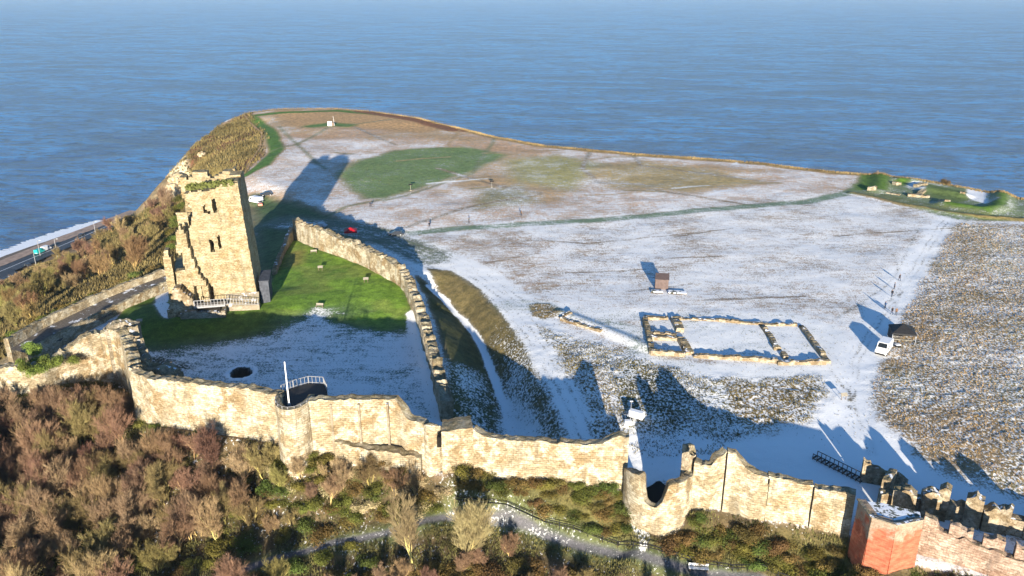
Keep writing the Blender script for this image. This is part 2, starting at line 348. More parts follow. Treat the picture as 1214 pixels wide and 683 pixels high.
# upper field: straw showing through thin snow
paint(inpoly([(200, 240), (200, 100), (700, 100), (1100, 190), (1010, 225), (860, 240), (640, 262), (480, 275), (300, 235)], 6), (.42, .29, .20), .50, .08)
paint(inpoly([(300, 135), (400, 130), (540, 150), (650, 175), (640, 190), (560, 178), (470, 165), (330, 165)], 8), (.48, .31, .19), .38, .1)
b_ = smooth01((fbm(GX, GY, 38, 3) + .04) * 7)
paint(b_ * inpoly([(290, 130), (540, 145), (700, 180), (1000, 212), (860, 240), (640, 255), (520, 230), (320, 200)], 6), (.44, .30, .17), .40)
paint(inpoly([(330, 131), (450, 133), (540, 150), (500, 158), (420, 150), (340, 150)], 5), (.50, .31, .15), .2)
paint(inpoly([(600, 190), (660, 183), (720, 195), (680, 225), (610, 215)], 6), (.33, .30, .12), .40)
paint(inpoly([(700, 200), (760, 190), (840, 200), (900, 215), (820, 228), (720, 222)], 6), (.38, .29, .14), .38)
paint(inpoly([(570, 225), (620, 218), (640, 240), (560, 250)], 4), (.27, .24, .13), .45)
# large mown green oval with frost
paint(inpoly([(402, 205), (425, 190), (470, 178), (520, 175), (560, 175), (600, 183), (585, 192), (555, 206), (500, 222), (455, 236), (430, 235), (405, 215)], 3), (.15, .225, .085), .33, .02)
# green cliff path at the headland
paint(near([(292, 208), (312, 196), (328, 178), (322, 158), (305, 145), (296, 138), (330, 134), (400, 131), (470, 138)], 3.0, 1.0), (.08, .17, .03), .0, 0)
paint(near([(372, 150), (392, 148), (410, 149)], 5, 3), (.10, .19, .05), .1)
for ln in ([(322, 180), (350, 172), (392, 150)], [(330, 150), (372, 190), (385, 200)], [(410, 149), (470, 141), (520, 140)], [(455, 238), (480, 232), (560, 206), (650, 172)], [(365, 268), (410, 245), (455, 236)]):
    paint(near(ln, .9, .9) * .75, (.16, .19, .10), .36, 0)
for ln in ([(470, 272), (560, 245), (640, 230)], [(640, 228), (600, 222), (560, 212), (520, 200)], [(700, 178), (690, 200), (710, 216), (760, 218)], [(420, 150), (450, 165), (470, 172)], [(770, 225), (900, 245)], [(650, 172), (760, 196), (900, 214)]):
    paint(near(ln, .9, .7), (.2, .15, .09), .45, 0)
# frosted tracks across the plateau
trk = [(470, 277), (560, 270), (660, 264), (760, 256), (860, 247), (960, 239), (1005, 228), (1040, 215)]
paint(near(trk, 2.3, 1.0), (.13, .20, .13), .42, 0)
paint(near([(470, 277), (430, 272), (380, 262), (330, 248), (300, 235)], 3.0, 2), (.09, .15, .07), .28, 0)
paint(inpoly([(298, 232), (345, 238), (395, 262), (440, 285), (330, 340), (300, 320)], 5), (.07, .12, .045), .14, .1)
# rim strip: rank golden grass
rimw = [at(*p) for p in rim[5:20]]
paint(near([(p.x, p.y, 0) for p in rimw], 7, 1.5, world=True), (.29, .21, .09), .10, .7)
paint(near([at(440, 131), at(500, 141), at(545, 152)], 9, 2, world=True), (.22, .10, .05), .0, .9)
# track between ward and field, wheel marks
road = [(330, 262), (400, 268), (460, 283), (510, 305), (560, 330), (600, 362), (628, 395), (650, 430), (680, 480), (700, 525), (720, 560)]
paint(near(road[2:], 7.0, 1.6), (.20, .20, .17), .72, 0); paint(near(road[:4], 6.0, 3), (.12, .15, .10), .40, 0)
for k in (-4.6, -2.6, -.8, 1.2, 3.0, 4.8):
    P0 = [gp(*p) for p in road]; L_ = []
    for i, p in enumerate(P0):
        a, b = P0[max(0, i - 1)], P0[min(len(P0) - 1, i + 1)]; d = Vector((b.x - a.x, b.y - a.y)).normalized(); L_.append((p.x + d.y * k, p.y - d.x * k, 0))
    paint(near(L_, .22, .35, world=True) * (fbm(GX, GY, 4, 2) > -.12), (.12, .12, .11), .5, 0)
paint(near([(600, 362), (640, 362), (700, 378), (760, 398), (763, 428)], 3.2, 1.2), (.13, .17, .12), .58, 0)
paint(near([(763, 433), (830, 440), (900, 443), (985, 440), (1000, 420), (975, 390), (930, 378)], 3.4, 1.2), (.15, .18, .14), .64, 0)
paint(near([(700, 372), (780, 374), (940, 378)], 2.5, 1.2), (.15, .17, .13), .6, 0)
paint(inpoly([(766, 380), (950, 386), (978, 430), (812, 425)], 1, False), (.14, .17, .13), .64, 0)
# right-hand drive, well trodden snow
paint(inpoly([(1120, 255), (1135, 262), (1090, 330), (1060, 400), (1030, 455), (1040, 500), (1100, 560), (1214, 600), (1214, 625), (900, 590), (840, 560), (900, 530), (975, 500), (985, 450), (1010, 410), (1030, 370), (1060, 320), (1095, 285)], 3), (.24, .22, .18), .86, 0)
for ln in ([(1118, 262), (1080, 320), (1040, 375), (1010, 430), (1005, 480), (1030, 540)], [(1124, 264), (1086, 322), (1046, 378), (1017, 432), (1012, 480), (1038, 540)], [(985, 440), (1010, 470), (1000, 510)], [(1090, 270), (1060, 330), (1020, 360), (990, 378), (960, 378)], [(1075, 340), (1050, 362), (1034, 400)], [(1060, 300), (1067, 335), (1062, 372)]):
    paint(near(ln, .3, .35) * (fbm(GX, GY, 3, 2) > -.15), (.13, .12, .10), .52, 0)
for k_ in range(9):
    ax, ay = random.uniform(560, 1000), random.uniform(275, 360); paint(near([(ax, ay), (ax + random.uniform(60, 160), ay + random.uniform(-14, 8))], .35, .5), (.2, .16, .12), .42, 0)
for k_ in range(22):
    ax, ay = random.uniform(340, 900), random.uniform(150, 235); paint(near([(ax, ay), (ax + random.uniform(20, 90), ay + random.uniform(-8, 3))], .7, .9) * .8, random.choice([(.40, .28, .15), (.26, .24, .12)]), random.choice([.3, .36, .7]), 0)
# rough tussocks: right field, middle bank
rt = inpoly([(1137, 265), (1214, 268), (1300, 275), (1400, 500), (1250, 590), (1214, 590), (1160, 560), (1090, 540), (1050, 500), (1032, 455), (1062, 400), (1090, 335)], 3.5)
paint(rt, (.23, .185, .11), .45, 1); paint(rt * smooth01((fbm(GX, GY, 14, 2) + .02) * 8), (.26, .19, .11), .37)
paint(rt * smooth01((fbm(GX + 90, GY, 18, 2)) * 8) , (.21, .185, .10), .49)
mt = inpoly([(640, 388), (690, 402), (760, 428), (830, 445), (900, 450), (975, 445), (982, 470), (960, 500), (900, 508), (850, 535), (770, 538), (715, 520), (690, 470), (660, 425)], 3)
paint(mt, (.13, .12, .05), .60, 1)
paint(mt * smooth01((fbm(GX + 40, GY, 9, 2)) * 8), (.20, .145, .06), .50)
paint(inpoly([(690, 440), (720, 440), (740, 500), (725, 535), (700, 510)], 2), (.20, .14, .06), .5, 1)
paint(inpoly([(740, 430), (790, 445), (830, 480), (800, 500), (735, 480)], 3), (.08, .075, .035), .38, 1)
paint(inpoly([(740, 505), (850, 520), (990, 530), (1020, 570), (830, 560), (745, 560)], 2), (.16, .16, .10), .80, .4)
paint(inpoly([(628, 362), (655, 360), (665, 372), (650, 382), (632, 376)], 1), (.25, .18, .08), .35, .9)
# ditch
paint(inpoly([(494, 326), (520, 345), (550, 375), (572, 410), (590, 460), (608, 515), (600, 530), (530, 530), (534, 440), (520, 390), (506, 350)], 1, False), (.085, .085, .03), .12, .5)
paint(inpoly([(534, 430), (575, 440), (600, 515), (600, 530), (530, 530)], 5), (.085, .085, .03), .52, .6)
paint(inpoly([(505, 316), (535, 320), (568, 342), (602, 382), (622, 414), (640, 455), (668, 512), (670, 530), (616, 530), (600, 480), (585, 440), (568, 403), (547, 373), (522, 346)], 1, False), (.155, .125, .055), .2, .6)
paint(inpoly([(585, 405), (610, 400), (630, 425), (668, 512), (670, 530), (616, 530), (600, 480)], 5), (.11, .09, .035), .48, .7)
paint(near([(508, 338), (522, 351), (547, 377), (567, 407), (584, 445), (600, 485), (610, 515)], .75, .4), (.3, .3, .28), .9, 0)
paint(inpoly([(592, 470), (610, 470), (640, 500), (640, 530), (598, 530)], 2), (.15, .14, .1), .68, .3)
# ward lawn
ward = inpoly([(345, 285), (380, 296), (435, 316), (476, 338), (487, 365), (500, 410), (514, 460), (526, 512), (470, 520), (300, 490), (180, 460), (150, 420), (125, 395), (150, 365), (200, 340), (310, 340), (322, 335)], .6, False)
paint(ward, (.15, .265, .03), 0, .05); paint(ward * smooth01(fbm(GX, GY, 9, 4) * 7), (.18, .25, .045), 0); paint(ward * smooth01(fbm(GX + 70, GY, 5, 3) * 9 - .5), (.12, .21, .03), 0)
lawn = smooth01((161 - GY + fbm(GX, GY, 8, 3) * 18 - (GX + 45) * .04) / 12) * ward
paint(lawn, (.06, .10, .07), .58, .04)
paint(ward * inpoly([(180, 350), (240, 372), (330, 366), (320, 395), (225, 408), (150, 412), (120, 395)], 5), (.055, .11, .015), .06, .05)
paint(ward * near([(352, 300), (347, 312)], 2.2, 2), (.22, .20, .05), 0)
paint(near([(490, 372), (500, 405), (507, 430), (516, 465), (524, 500)], 1.5, 1.0), (.15, .16, .1), .86, 0)
paint(near([(285, 441), (286, 441)], 2.7, .5), (.2, .2, .2), .93, 0); paint(near([(285, 440.5), (286, 440.5)], 1.8, .2, jit=.1), (.012, .012, .012), 0, 0)
paint(near([(186, 430), (198, 440), (207, 437)], 2.5, 2), (.05, .05, .03), .45, .6)
paint(near([(195, 345), (190, 360), (200, 374)], 1.3, .8), (.3, .3, .3), .95, 0)
# outer bank
def front_of(W, k=.5):
    P_ = [at(p[0], p[1], p[2]) for p in W]; o_ = []
    for i_, p in enumerate(P_):
        a, b = P_[max(0, i_ - 1)], P_[min(len(P_) - 1, i_ + 1)]; d = Vector((b.x - a.x, b.y - a.y)).normalized(); o_.append((p.x + d.y * k, p.y - d.x * k, 0))
    return o_
obl = [(-250, 140, 0)] + front_of(W_return, .3) + front_of(W_left, .3) + [tuple(at(345, 486, 9) + Vector((0, -1, 0)))] + front_of(W_mid, .3) + front_of(W_small, .3) + front_of(W_east, .3)
obl += [(20.7 + 5.3 * math.cos(math.radians(a)), 96.8 + 5.4 * math.sin(math.radians(a)), 0) for a in range(-175, -10, 15)] + front_of(W_right, .3) + [tuple(at(1034, 613, 4.8)), tuple(at(1063, 622.5, 4.8)), tuple(at(1095, 616, 4.8)), tuple(at(1214, 656, 3)), tuple(at(1400, 710, 3)), (300, 20, 0), (-300, 20, 0)]
ob = inpoly(obl, .6, False, world=True)
paint(ob, (.10, .075, .04), .17, .9)
paint(ob * inpoly([(560, 560), (740, 590), (770, 640), (1000, 640), (1100, 690), (850, 670), (640, 625)], 3), (.11, .10, .035), .08, .8)
paint(ob * near([(260, 690), (330, 664), (400, 645), (470, 630), (540, 613), (600, 620), (680, 642), (770, 662), (870, 686)], 1.8, 1.4), (.10, .12, .05), .24, .8)
lpath = [(180, 710), (260, 683), (330, 662), (400, 642), (470, 628), (540, 612), (600, 620), (680, 642), (770, 662), (870, 686), (960, 705)]
paint(near(lpath, .6, .35), (.10, .10, .115), .34, .1)
paint(near([(747, 548), (741, 580), (750, 618), (764, 638), (763, 648)], .55, .4), (.2, .2, .18), .85, 0)
# north slope and headland slope
paint(smooth01((-3 - H) / 2) * (GX < -62) * (GY > 150), (.26, .20, .12), .0, .8)
ls = inpoly([(-200, 350), (0, 338), (100, 288), (150, 262), (200, 225), (208, 226), (222, 240), (215, 300), (190, 325), (130, 350), (0, 425), (-60, 450), (-200, 480)], 3)
paint(ls, (.17, .115, .055), .0, .8); paint(ls * smooth01(fbm(GX, GY, 24, 3) * 9), (.15, .135, .045), 0)
hs = inpoly([(203, 200), (262, 140), (294, 135), (312, 158), (310, 185), (290, 206), (222, 226), (203, 222)], 3)
paint(hs, (.26, .20, .07), .0, .7); paint(hs * smooth01(fbm(GX + 10, GY, 26, 3) * 12 + .35), (.20, .095, .05), 0)
paint(inpoly([(203, 203), (230, 208), (226, 226), (203, 224)], 1.5), (.62, .52, .36), 0, .9)
paint((H < -68) * 1.0, (.20, .15, .11), 0, .3)
paint(near([(-60, 335), (0, 313), (60, 291), (110, 273), (140, 262)], 5, 1), (.30, .22, .18), 0, .2)
paint(inpoly([(55, 315), (75, 305), (60, 325), (20, 330)], 2), (.13, .16, .05), 0, .3)
# Roman station greens at the right of the rim
paint(inpoly([(1000, 228), (1020, 207), (1100, 211), (1214, 232), (1300, 250), (1300, 275), (1214, 263), (1130, 262), (1060, 240)], 2), (.14, .19, .09), .40, .1)
rs = [([(1018, 212), (1045, 206), (1052, 212), (1046, 226), (1014, 224)], (.09, .17, .02), 0), ([(1066, 211), (1078, 212), (1072, 220), (1058, 218)], (.1, .2, .02), 0), ([(1100, 218), (1145, 228), (1150, 236), (1132, 240), (1100, 232)], (.11, .16, .05), .12),
      ([(1120, 240), (1170, 247), (1184, 240), (1192, 226), (1197, 231), (1190, 247), (1172, 254), (1120, 246)], (.10, .19, .02), 0), ([(1150, 222), (1180, 229), (1168, 242), (1148, 236)], (.3, .3, .28), .75), ([(1080, 215), (1100, 218), (1092, 226), (1074, 222)], (.15, .2, .14), .55),
      ([(1010, 226), (1060, 232), (1120, 246), (1180, 256), (1214, 256), (1214, 263), (1170, 262), (1060, 240)], (.13, .16, .06), .35)]
for pl, vc, cv in rs: paint(inpoly(pl, 1.2), vc, cv, .05)
paint(near([(1010, 228), (1030, 233), (1070, 243), (1110, 250), (1160, 258), (1214, 262), (1280, 258)], 1.5, .8), (.27, .21, .08), .1, .8)
def ridge(pxs, w, h, world=False):
    global H
    H = H + h * near(pxs, w * .5, w * .5, world, .1)
ridge([(1046, 207), (1043, 216), (1040, 226)], 5, .8); ridge([(1066, 213), (1080, 214)], 4, .7); ridge([(1120, 243), (1165, 251), (1184, 248), (1194, 229)], 5, 1.1)
ridge([(1010, 229), (1060, 241), (1120, 253), (1170, 259), (1214, 261), (1280, 258)], 2.5, .5); ridge([(1100, 224), (1140, 232)], 5, 1.0)
ridge([(285, 441), (286, 441)], 3.2, .25); H = H - 1.6 * near([(285, 440.5), (286, 440.5)], 1.8, .4, jit=0)
ridge([(665, 372), (700, 385), (765, 412)], 3.0, .5)
# relief
plateau = smooth01((H + 12) / 6)
H = H + fbm(GX, GY, 30, 3) * .9 * plateau * smooth01((GY - 120) / 60) + fbm(GX, GY, 6, 3) * .25
H = H + TUF * (np.maximum(fbm(GX, GY, 1.1, 2), -.12)) * .38
cliff = inpoly([(200, 195), (232, 205), (232, 260), (200, 240)], 3)
H = H + cliff * fbm(GX, GY, 6, 3) * 6
rough = smooth01((-8 - H) / 10); H = H + rough * fbm(GX, GY, 22, 4) * 8 * (H > -70)

me = bpy.data.meshes.new('ground'); nv = NR * NC
co = np.stack([GX, GY, H], -1).reshape(-1, 3).astype(np.float32); me.vertices.add(nv); me.vertices.foreach_set('co', co.ravel())
idx = np.arange(nv).reshape(NR, NC); q = np.stack([idx[:-1, :-1], idx[:-1, 1:], idx[1:, 1:], idx[1:, :-1]], -1).reshape(-1, 4)
me.loops.add(q.size); me.loops.foreach_set('vertex_index', q.ravel().astype(np.int32)); me.polygons.add(len(q))
me.polygons.foreach_set('loop_start', np.arange(0, q.size, 4, dtype=np.int32)); me.polygons.foreach_set('use_smooth', np.ones(len(q), bool))
me.update(calc_edges=True)
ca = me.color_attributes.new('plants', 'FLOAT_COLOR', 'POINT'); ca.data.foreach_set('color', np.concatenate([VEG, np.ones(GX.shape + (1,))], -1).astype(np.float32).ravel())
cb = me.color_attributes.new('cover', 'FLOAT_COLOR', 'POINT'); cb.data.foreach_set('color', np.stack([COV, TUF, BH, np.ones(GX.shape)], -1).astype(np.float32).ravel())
def ground_mat():
    m, nt, b = newmat('frosted_ground'); g = NT(nt); P = g.n('ShaderNodeTexCoord').outputs['Object']
    v = g.n('ShaderNodeVertexColor', layer_name='plants').outputs[0]; d = g.n('ShaderNodeVertexColor', layer_name='cover').outputs[0]
    s = g.n('ShaderNodeSeparateColor'); g.l(d, s.inputs[0]); cov, tuf = s.outputs[0], s.outputs[1]
    fine = g.noise(P, 3.0, 4, .7); mid = g.noise(P, .55, 5, .65); big = g.noise(P, .07, 4, .6)
    tus = g.noise(g.scale(P, (1.0, .75, 1.0)), 2.4, 5, .66, .3)
    str_ = g.noise(g.scale(P, (.25, 1.6, 1.0)), .8, 3, .6)
    flat = g.math('ADD', g.math('MULTIPLY', fine, .55), g.math('ADD', g.math('MULTIPLY', mid, .25), g.math('MULTIPLY', str_, .2)))
    n = g.mix(tuf, flat, tus)
    thr = g.math('SUBTRACT', n, g.math('MULTIPLY', g.math('SUBTRACT', cov, .5), g.math('SUBTRACT', .62, g.math('MULTIPLY', tuf, .25))))
    thr = g.math('SUBTRACT', thr, g.math('MULTIPLY', g.math('SUBTRACT', big, .5), .28))
    w = g.math('SUBTRACT', .062, g.math('MULTIPLY', tuf, .022))
    sn = g.step(thr, g.math('ADD', .5, w), g.math('SUBTRACT', .5, w))
    sn = g.math('MULTIPLY', sn, g.step(cov, .01, .12))
    sn = g.math('MULTIPLY', sn, g.math('ADD', .72, g.math('MULTIPLY', cov, .30)), clamp=True)
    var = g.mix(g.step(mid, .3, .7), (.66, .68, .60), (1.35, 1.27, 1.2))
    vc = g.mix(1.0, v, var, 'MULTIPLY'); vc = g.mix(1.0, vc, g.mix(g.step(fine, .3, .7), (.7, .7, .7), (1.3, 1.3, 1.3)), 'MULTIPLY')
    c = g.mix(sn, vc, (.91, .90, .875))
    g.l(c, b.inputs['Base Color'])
    h = g.math('ADD', g.math('MULTIPLY', fine, .05), g.math('MULTIPLY', g.math('MULTIPLY', tus, tuf), .4)); h = g.math('ADD', h, g.math('MULTIPLY', mid, .05))
    g.l(g.bump(h, .55, 1.0), b.inputs['Normal'])
    return m
ground = link('ground', me, ground_mat()); tag(ground, kind='structure')

# ------------------------------------------------------------------ sea
def sea():
    mb = MB(); R = 16000; xs = [-R, -3000, -600, 600, 3000, R]; ys = [-400, 300, 900, 3000, 9000, R]
    v = [(x, y, -80) for y in ys for x in xs]; f = [(j * 6 + i, j * 6 + i + 1, j * 6 + i + 7, j * 6 + i + 6) for j in range(5) for i in range(5)]
    mb.add(v, f)
    m, nt, b = newmat('sea_water'); g = NT(nt); P = g.n('ShaderNodeTexCoord').outputs['Object']
    mp_ = g.n('ShaderNodeMapping'); g.l(P, mp_.inputs[0]); mp_.inputs['Rotation'].default_value = (0, 0, .14); P = mp_.outputs[0]
    sw = g.noise(g.scale(P, (.0075, .019, 1)), 1.0, 6, .62, .8); ch = g.noise(g.scale(P, (.045, .10, 1)), 1.0, 6, .68, .3); rp = g.noise(g.scale(P, (.16, .28, 1)), 1.0, 4, .6)
    lg = g.noise(g.scale(P, (.0022, .006, 1)), 1.0, 3, .5)
    h = g.math('ADD', g.math('MULTIPLY', sw, 24.0), g.math('ADD', g.math('MULTIPLY', ch, 18), g.math('MULTIPLY', rp, 4.5)))
    g.l(g.bump(h, 1.0, 1.0), b.inputs['Normal'])
    deep = g.mix(g.step(lg, .35, .65), (.004, .045, .20), (.012, .085, .30))
    deep = g.mix(g.step(sw, .40, .62), deep, (.02, .20, .56)); deep = g.mix(g.math('MULTIPLY', g.step(ch, .54, .38), .9), deep, (.002, .022, .11)); deep = g.mix(g.math('MULTIPLY', g.step(rp, .5, .72), .5), deep, (.04, .22, .52))
    fo = g.math('MULTIPLY', g.step(ch, .70, .76), g.step(sw, .5, .6)); deep = g.mix(fo, deep, (.6, .66, .7))
    g.l(deep, b.inputs['Base Color']); b.inputs['Roughness'].default_value = .22; b.inputs['IOR'].default_value = 1.33; b.inputs['Specular IOR Level'].default_value = .36
    o = mb.build('sea', m); tag(o, kind='structure')
sea()
hz = MB(); hz.box(-16200, 16200, -1200, 16200, -93, 75)
hm = bpy.data.materials.new('haze'); hm.use_nodes = True; hn = hm.node_tree; hn.nodes.clear(); ho = hn.nodes.new('ShaderNodeOutputMaterial'); hv = hn.nodes.new('ShaderNodeVolumePrincipled')
hv.inputs['Color'].default_value = (.76, .91, 1, 1); hv.inputs['Density'].default_value = 4.5e-5; hv.inputs['Anisotropy'].default_value = 0.0; hn.links.new(hv.outputs[0], ho.inputs['Volume'])
tag(hz.build('haze', hm), kind='stuff')
def strip(name, pts, w, m, lift, kind='structure'):
    L, R_ = [], []
    dense = []
    for a, b in zip(pts, pts[1:]):
        n = max(2, int((b - a).length / 3))
        dense += [a.lerp(b, i / n) for i in range(n)]
    dense.append(pts[-1])
    for i, p in enumerate(dense):
        a, b = dense[max(0, i - 1)], dense[min(len(dense) - 1, i + 1)]; d = Vector((b.x - a.x, b.y - a.y)).normalized(); n = Vector((-d.y, d.x))
        L.append((p.x + n.x * w / 2, p.y + n.y * w / 2, p.z + lift)); R_.append((p.x - n.x * w / 2, p.y - n.y * w / 2, p.z + lift))
    k = len(dense); mb = MB().add(L + R_, [(i, i + 1, k + i + 1, k + i) for i in range(k - 1)])
    o = mb.build(name, m); tag(o, kind=kind); return o
RZ = -75.2
M['asphalt'] = plain('asphalt', (.05, .055, .065), .6, .2, .3)
M['prom'] = plain('promenade_paving', (.36, .26, .20), .9, .2, .4)
M['foam'] = plain('breaking_foam', (.8, .83, .86), .9, .05, 1)
rd = [at(-80, 352, RZ), at(0, 323, RZ), (at(50, 302, RZ)), at(90, 285, RZ), at(125, 270, RZ), at(160, 256, RZ)]
strip('coast_road', rd, 13, M['asphalt'], .5)
strip('road_marking', rd, .35, M['foam'], .51)
pr = [at(-80, 343, RZ), at(0, 314, RZ), at(50, 293.5, RZ), at(90, 278, RZ), at(125, 264.5, RZ), at(160, 251, RZ)]
strip('promenade', pr, 8, M['prom'], .62)
def shore_foam():
    mb = MB(); base = [at(-80, 331, -79.8), at(-20, 310, -79.8), at(40, 289, -79.8), at(80, 275, -79.8), at(124, 262.5, -79.8)]
    for a, b in zip(base, base[1:]):
        n = 60; d = (b - a); nr = Vector((-d.y, d.x, 0)).normalized()
        for i in range(n):
            for k in range(7):
                p = a + d * ((i + random.random()) / n) + nr * (random.random() ** 2.2 * 9 - 3); r = random.uniform(.6, 2.4) * (1 if k < 4 else .6); m = 7
                mb.add([(p.x + math.cos(6.283 * j / m) * r * random.uniform(1.2, 2.4), p.y + math.sin(6.283 * j / m) * r * random.uniform(.5, .9), -79.86 + .0008 * (i % 40) + .0001 * k) for j in range(m)], [tuple(range(m))])
    o = mb.build('breaking_surf', M['foam']); tag(o, kind='stuff', label='white surf breaking along the foot of the promenade', cat='surf')
shore_foam()

# ------------------------------------------------------------------ ruined wall builder
def ruin_wall(name, plan, mat, parent=None, thick=2.2, jag=.45, step=.45, offs=None, rough=.16, seed=0, vert=.5):
    """plan: list of (x, y, z_foot, z_top); the line is the face towards the viewer, the thickness goes behind it"""
    P_ = [Vector(p[:2]) for p in plan]; cum = [0]
    for a, b in zip(P_, P_[1:]): cum.append(cum[-1] + (b - a).length)
    n = max(2, int(cum[-1] / step)); S = np.linspace(0, cum[-1], n + 1)
    xs = np.interp(S, cum, [p[0] for p in plan]); ys = np.interp(S, cum, [p[1] for p in plan]); zf = np.interp(S, cum, [p[2] for p in plan]); zt = np.interp(S, cum, [p[3] for p in plan])
    blk = (vnoise(np.floor(S / 1.1) * 3.7 + seed, S * 0 + seed) - .5); fin = vnoise(S / .5 + seed * 3, S * 0 + 5.5) - .5; big = vnoise(S / 4.0 + seed, S * 0 + 2.5) - .5
    zt = zt + 1.35 * jag * (blk * 1.0 + fin * .7 + big * .8)
    dx = np.gradient(xs); dy = np.gradient(ys); L = np.hypot(dx, dy) + 1e-9; nx, ny = dy / L, -dx / L     # towards the viewer
    nx = np.convolve(np.pad(nx, 2, 'edge'), np.ones(5) / 5, 'valid'); ny = np.convolve(np.pad(ny, 2, 'edge'), np.ones(5) / 5, 'valid')
    nvr = max(3, int((zt.max() - zf.min()) / vert)); K = 5; nb = max(2, nvr // 2)
    verts = []; uvs = []
    for i in range(n + 1):
        o_ = offs(S[i]) if offs else 0
        for j in range(nvr + 1):
            t = j / nvr; z = zf[i] + (zt[i] - zf[i]) * t
            r = rough * 2 * (float(fbm(S[i] + seed * 7, z + 40, 2.2, 3))) + (1 - t) * .25
            verts.append((xs[i] + nx[i] * (o_ + r), ys[i] + ny[i] * (o_ + r), z)); uvs.append((S[i], z))
        for j in range(1, K):
            t = j / K; z = zt[i] + jag * .9 * float(fbm(S[i] + seed, t * thick * 1.3 + seed, .9, 2)) ; verts.append((xs[i] - nx[i] * t * thick + nx[i] * o_ * (1 - t), ys[i] - ny[i] * t * thick + ny[i] * o_ * (1 - t), z)); uvs.append((S[i], z + t * thick))
        for j in range(nb + 1):
            t = 1 - j / nb; z = zf[i] + (zt[i] - zf[i]) * t; r = rough * 2 * float(fbm(S[i] + seed * 3, z + 80, 2.2, 2))
            verts.append((xs[i] - nx[i] * (thick + r), ys[i] - ny[i] * (thick + r), z)); uvs.append((S[i] + 30, z))
    R = nvr + 1 + K - 1 + nb + 1
    faces = [(i * R + j, (i + 1) * R + j, (i + 1) * R + j + 1, i * R + j + 1) for i in range(n) for j in range(R - 1)]
    faces += [tuple(range(R)), tuple(range(n * R, n * R + R))[::-1]]
    me = bpy.data.meshes.new(name); me.from_pydata(verts, [], faces); uvl = me.uv_layers.new(name='uv')
    li = np.zeros(len(me.loops), np.int32); me.loops.foreach_get('vertex_index', li); uvl.data.foreach_set('uv', np.array(uvs, np.float32)[li].ravel())
    bm = bmesh.new(); bm.from_mesh(me); bmesh.ops.recalc_face_normals(bm, faces=bm.faces); bm.to_mesh(me); bm.free()
    return link(name, me, mat, parent)
def survey(W, sink=1.2):
    out = []
    for p in W:
        q = at(p[0], p[1], p[2]); out.append((q.x, q.y, min(zbase(*p[:4]), p[4]) - sink, p[2]))
    return out
cw = empty('curtain_wall', at(250, 500, 0), label='long pale curtain wall below the ward lawn, from the rounded platform turret to the left return', cat='wall')
def cwp(o, par=cw): o.parent = par; o.matrix_parent_inverse = Matrix.Translation(-Vector(par.location)); return o
cwp(ruin_wall('wall_section', survey(W_return), M['stone'], thick=2.0, seed=1, jag=.6))
def but(ss, w, d):
    return lambda s: d if any(abs(s - k) < w / 2 for k in ss) else 0
cwp(ruin_wall('wall_section', survey(W_left), M['stone'], thick=1.6, seed=2, jag=.35))
cwp(ruin_wall('mossy_wall_head', [tuple(at(153, 441, 8.0)[:2]) + (0, 8.3), tuple(at(167, 425, 7.5)[:2]) + (0, 7.6), tuple(at(152, 396, 7)[:2]) + (0, 8.0)][::-1], M['rubble'], thick=1.6, seed=5, jag=1.0))
cwp(ruin_wall('mossy_wall_head', [tuple(at(160, 436, 8.0)[:2]) + (0, 8.0), tuple(at(182, 437, 7.0)[:2]) + (0, 6.8), tuple(at(199, 446, 6.5)[:2]) + (0, 6.2)], M['rubble'], thick=3.0, seed=6, jag=1.1))

pt = at(346, 478, 8); 
# platform turret: rounded front, deck, parapet
tur = empty('platform_turret', (pt.x, pt.y, 0), label='rounded turret with a railed viewing platform and flagpole, bulging from the curtain wall', cat='turret')
a0 = at(327, 470, 9); a1 = at(371, 472, 9); mid_ = (a0 + a1) / 2; rr = (a1 - a0).length / 2
arc = []
for k in range(11):
    an = math.pi + math.pi * k / 10; arc.append((mid_.x + math.cos(an) * rr, mid_.y + .8 + math.sin(an) * rr * 1.7, -3.0, 9.05))
cwp(ruin_wall('turret_front', arc, M['stone'], thick=.9, seed=9, jag=.05, rough=.10), tur)
deck = [at(326, 474, 8), at(334, 465, 8), at(348, 459, 8), at(366, 454, 8), at(384, 455, 8), at(388, 464, 8), at(376, 477, 8)]
dk = MB(); ol = [(p.x, p.y) for p in deck] + [(a[0], a[1] + .8) for a in arc[::-1][1:-1]]
dk.prism(ol, -1, 8.0)
M['deck'] = plain('dark_decking', (.035, .033, .032), .7, .2, 3); M['rail'] = plain('pale_metal_rail', (.30, .30, .31), .45, .1, 3, .4); M['white'] = plain('white_paint', (.80, .80, .80), .4, .04, 2)
cwp(dk.build('viewing_deck', M['deck']), tur)
def railing(name, pts, mat, parent=None, h=1.15, sp=.55, w=.06, rails=(1.0, .12)):
    mb = MB()
    for a, b in zip(pts, pts[1:]):
        a, b = Vector(a), Vector(b); n = max(1, int((b - a).length / sp))
        for i in range(n + 1):
            p = a.lerp(b, i / n); mb.bar(p, p + Vector((0, 0, h)), w * (1.6 if i == 0 else .8))
        for r in rails: mb.bar(a + Vector((0, 0, h * r)), b + Vector((0, 0, h * r)), w)
    return mb.build(name, mat, parent)
cwp(railing('railing', deck[1:-1], M['rail'], w=.09, sp=.5), tur)
cwp(railing('railing', [Vector((a[0], a[1] + .3, 8.9)) for a in arc[1:-1]], M['rail'], h=.5, w=.05, sp=.9), tur)
fp = at(343, 481, 8.2); fl = empty('flagpole', fp, label='tall thin white flagpole rising from the viewing platform', cat='flagpole')
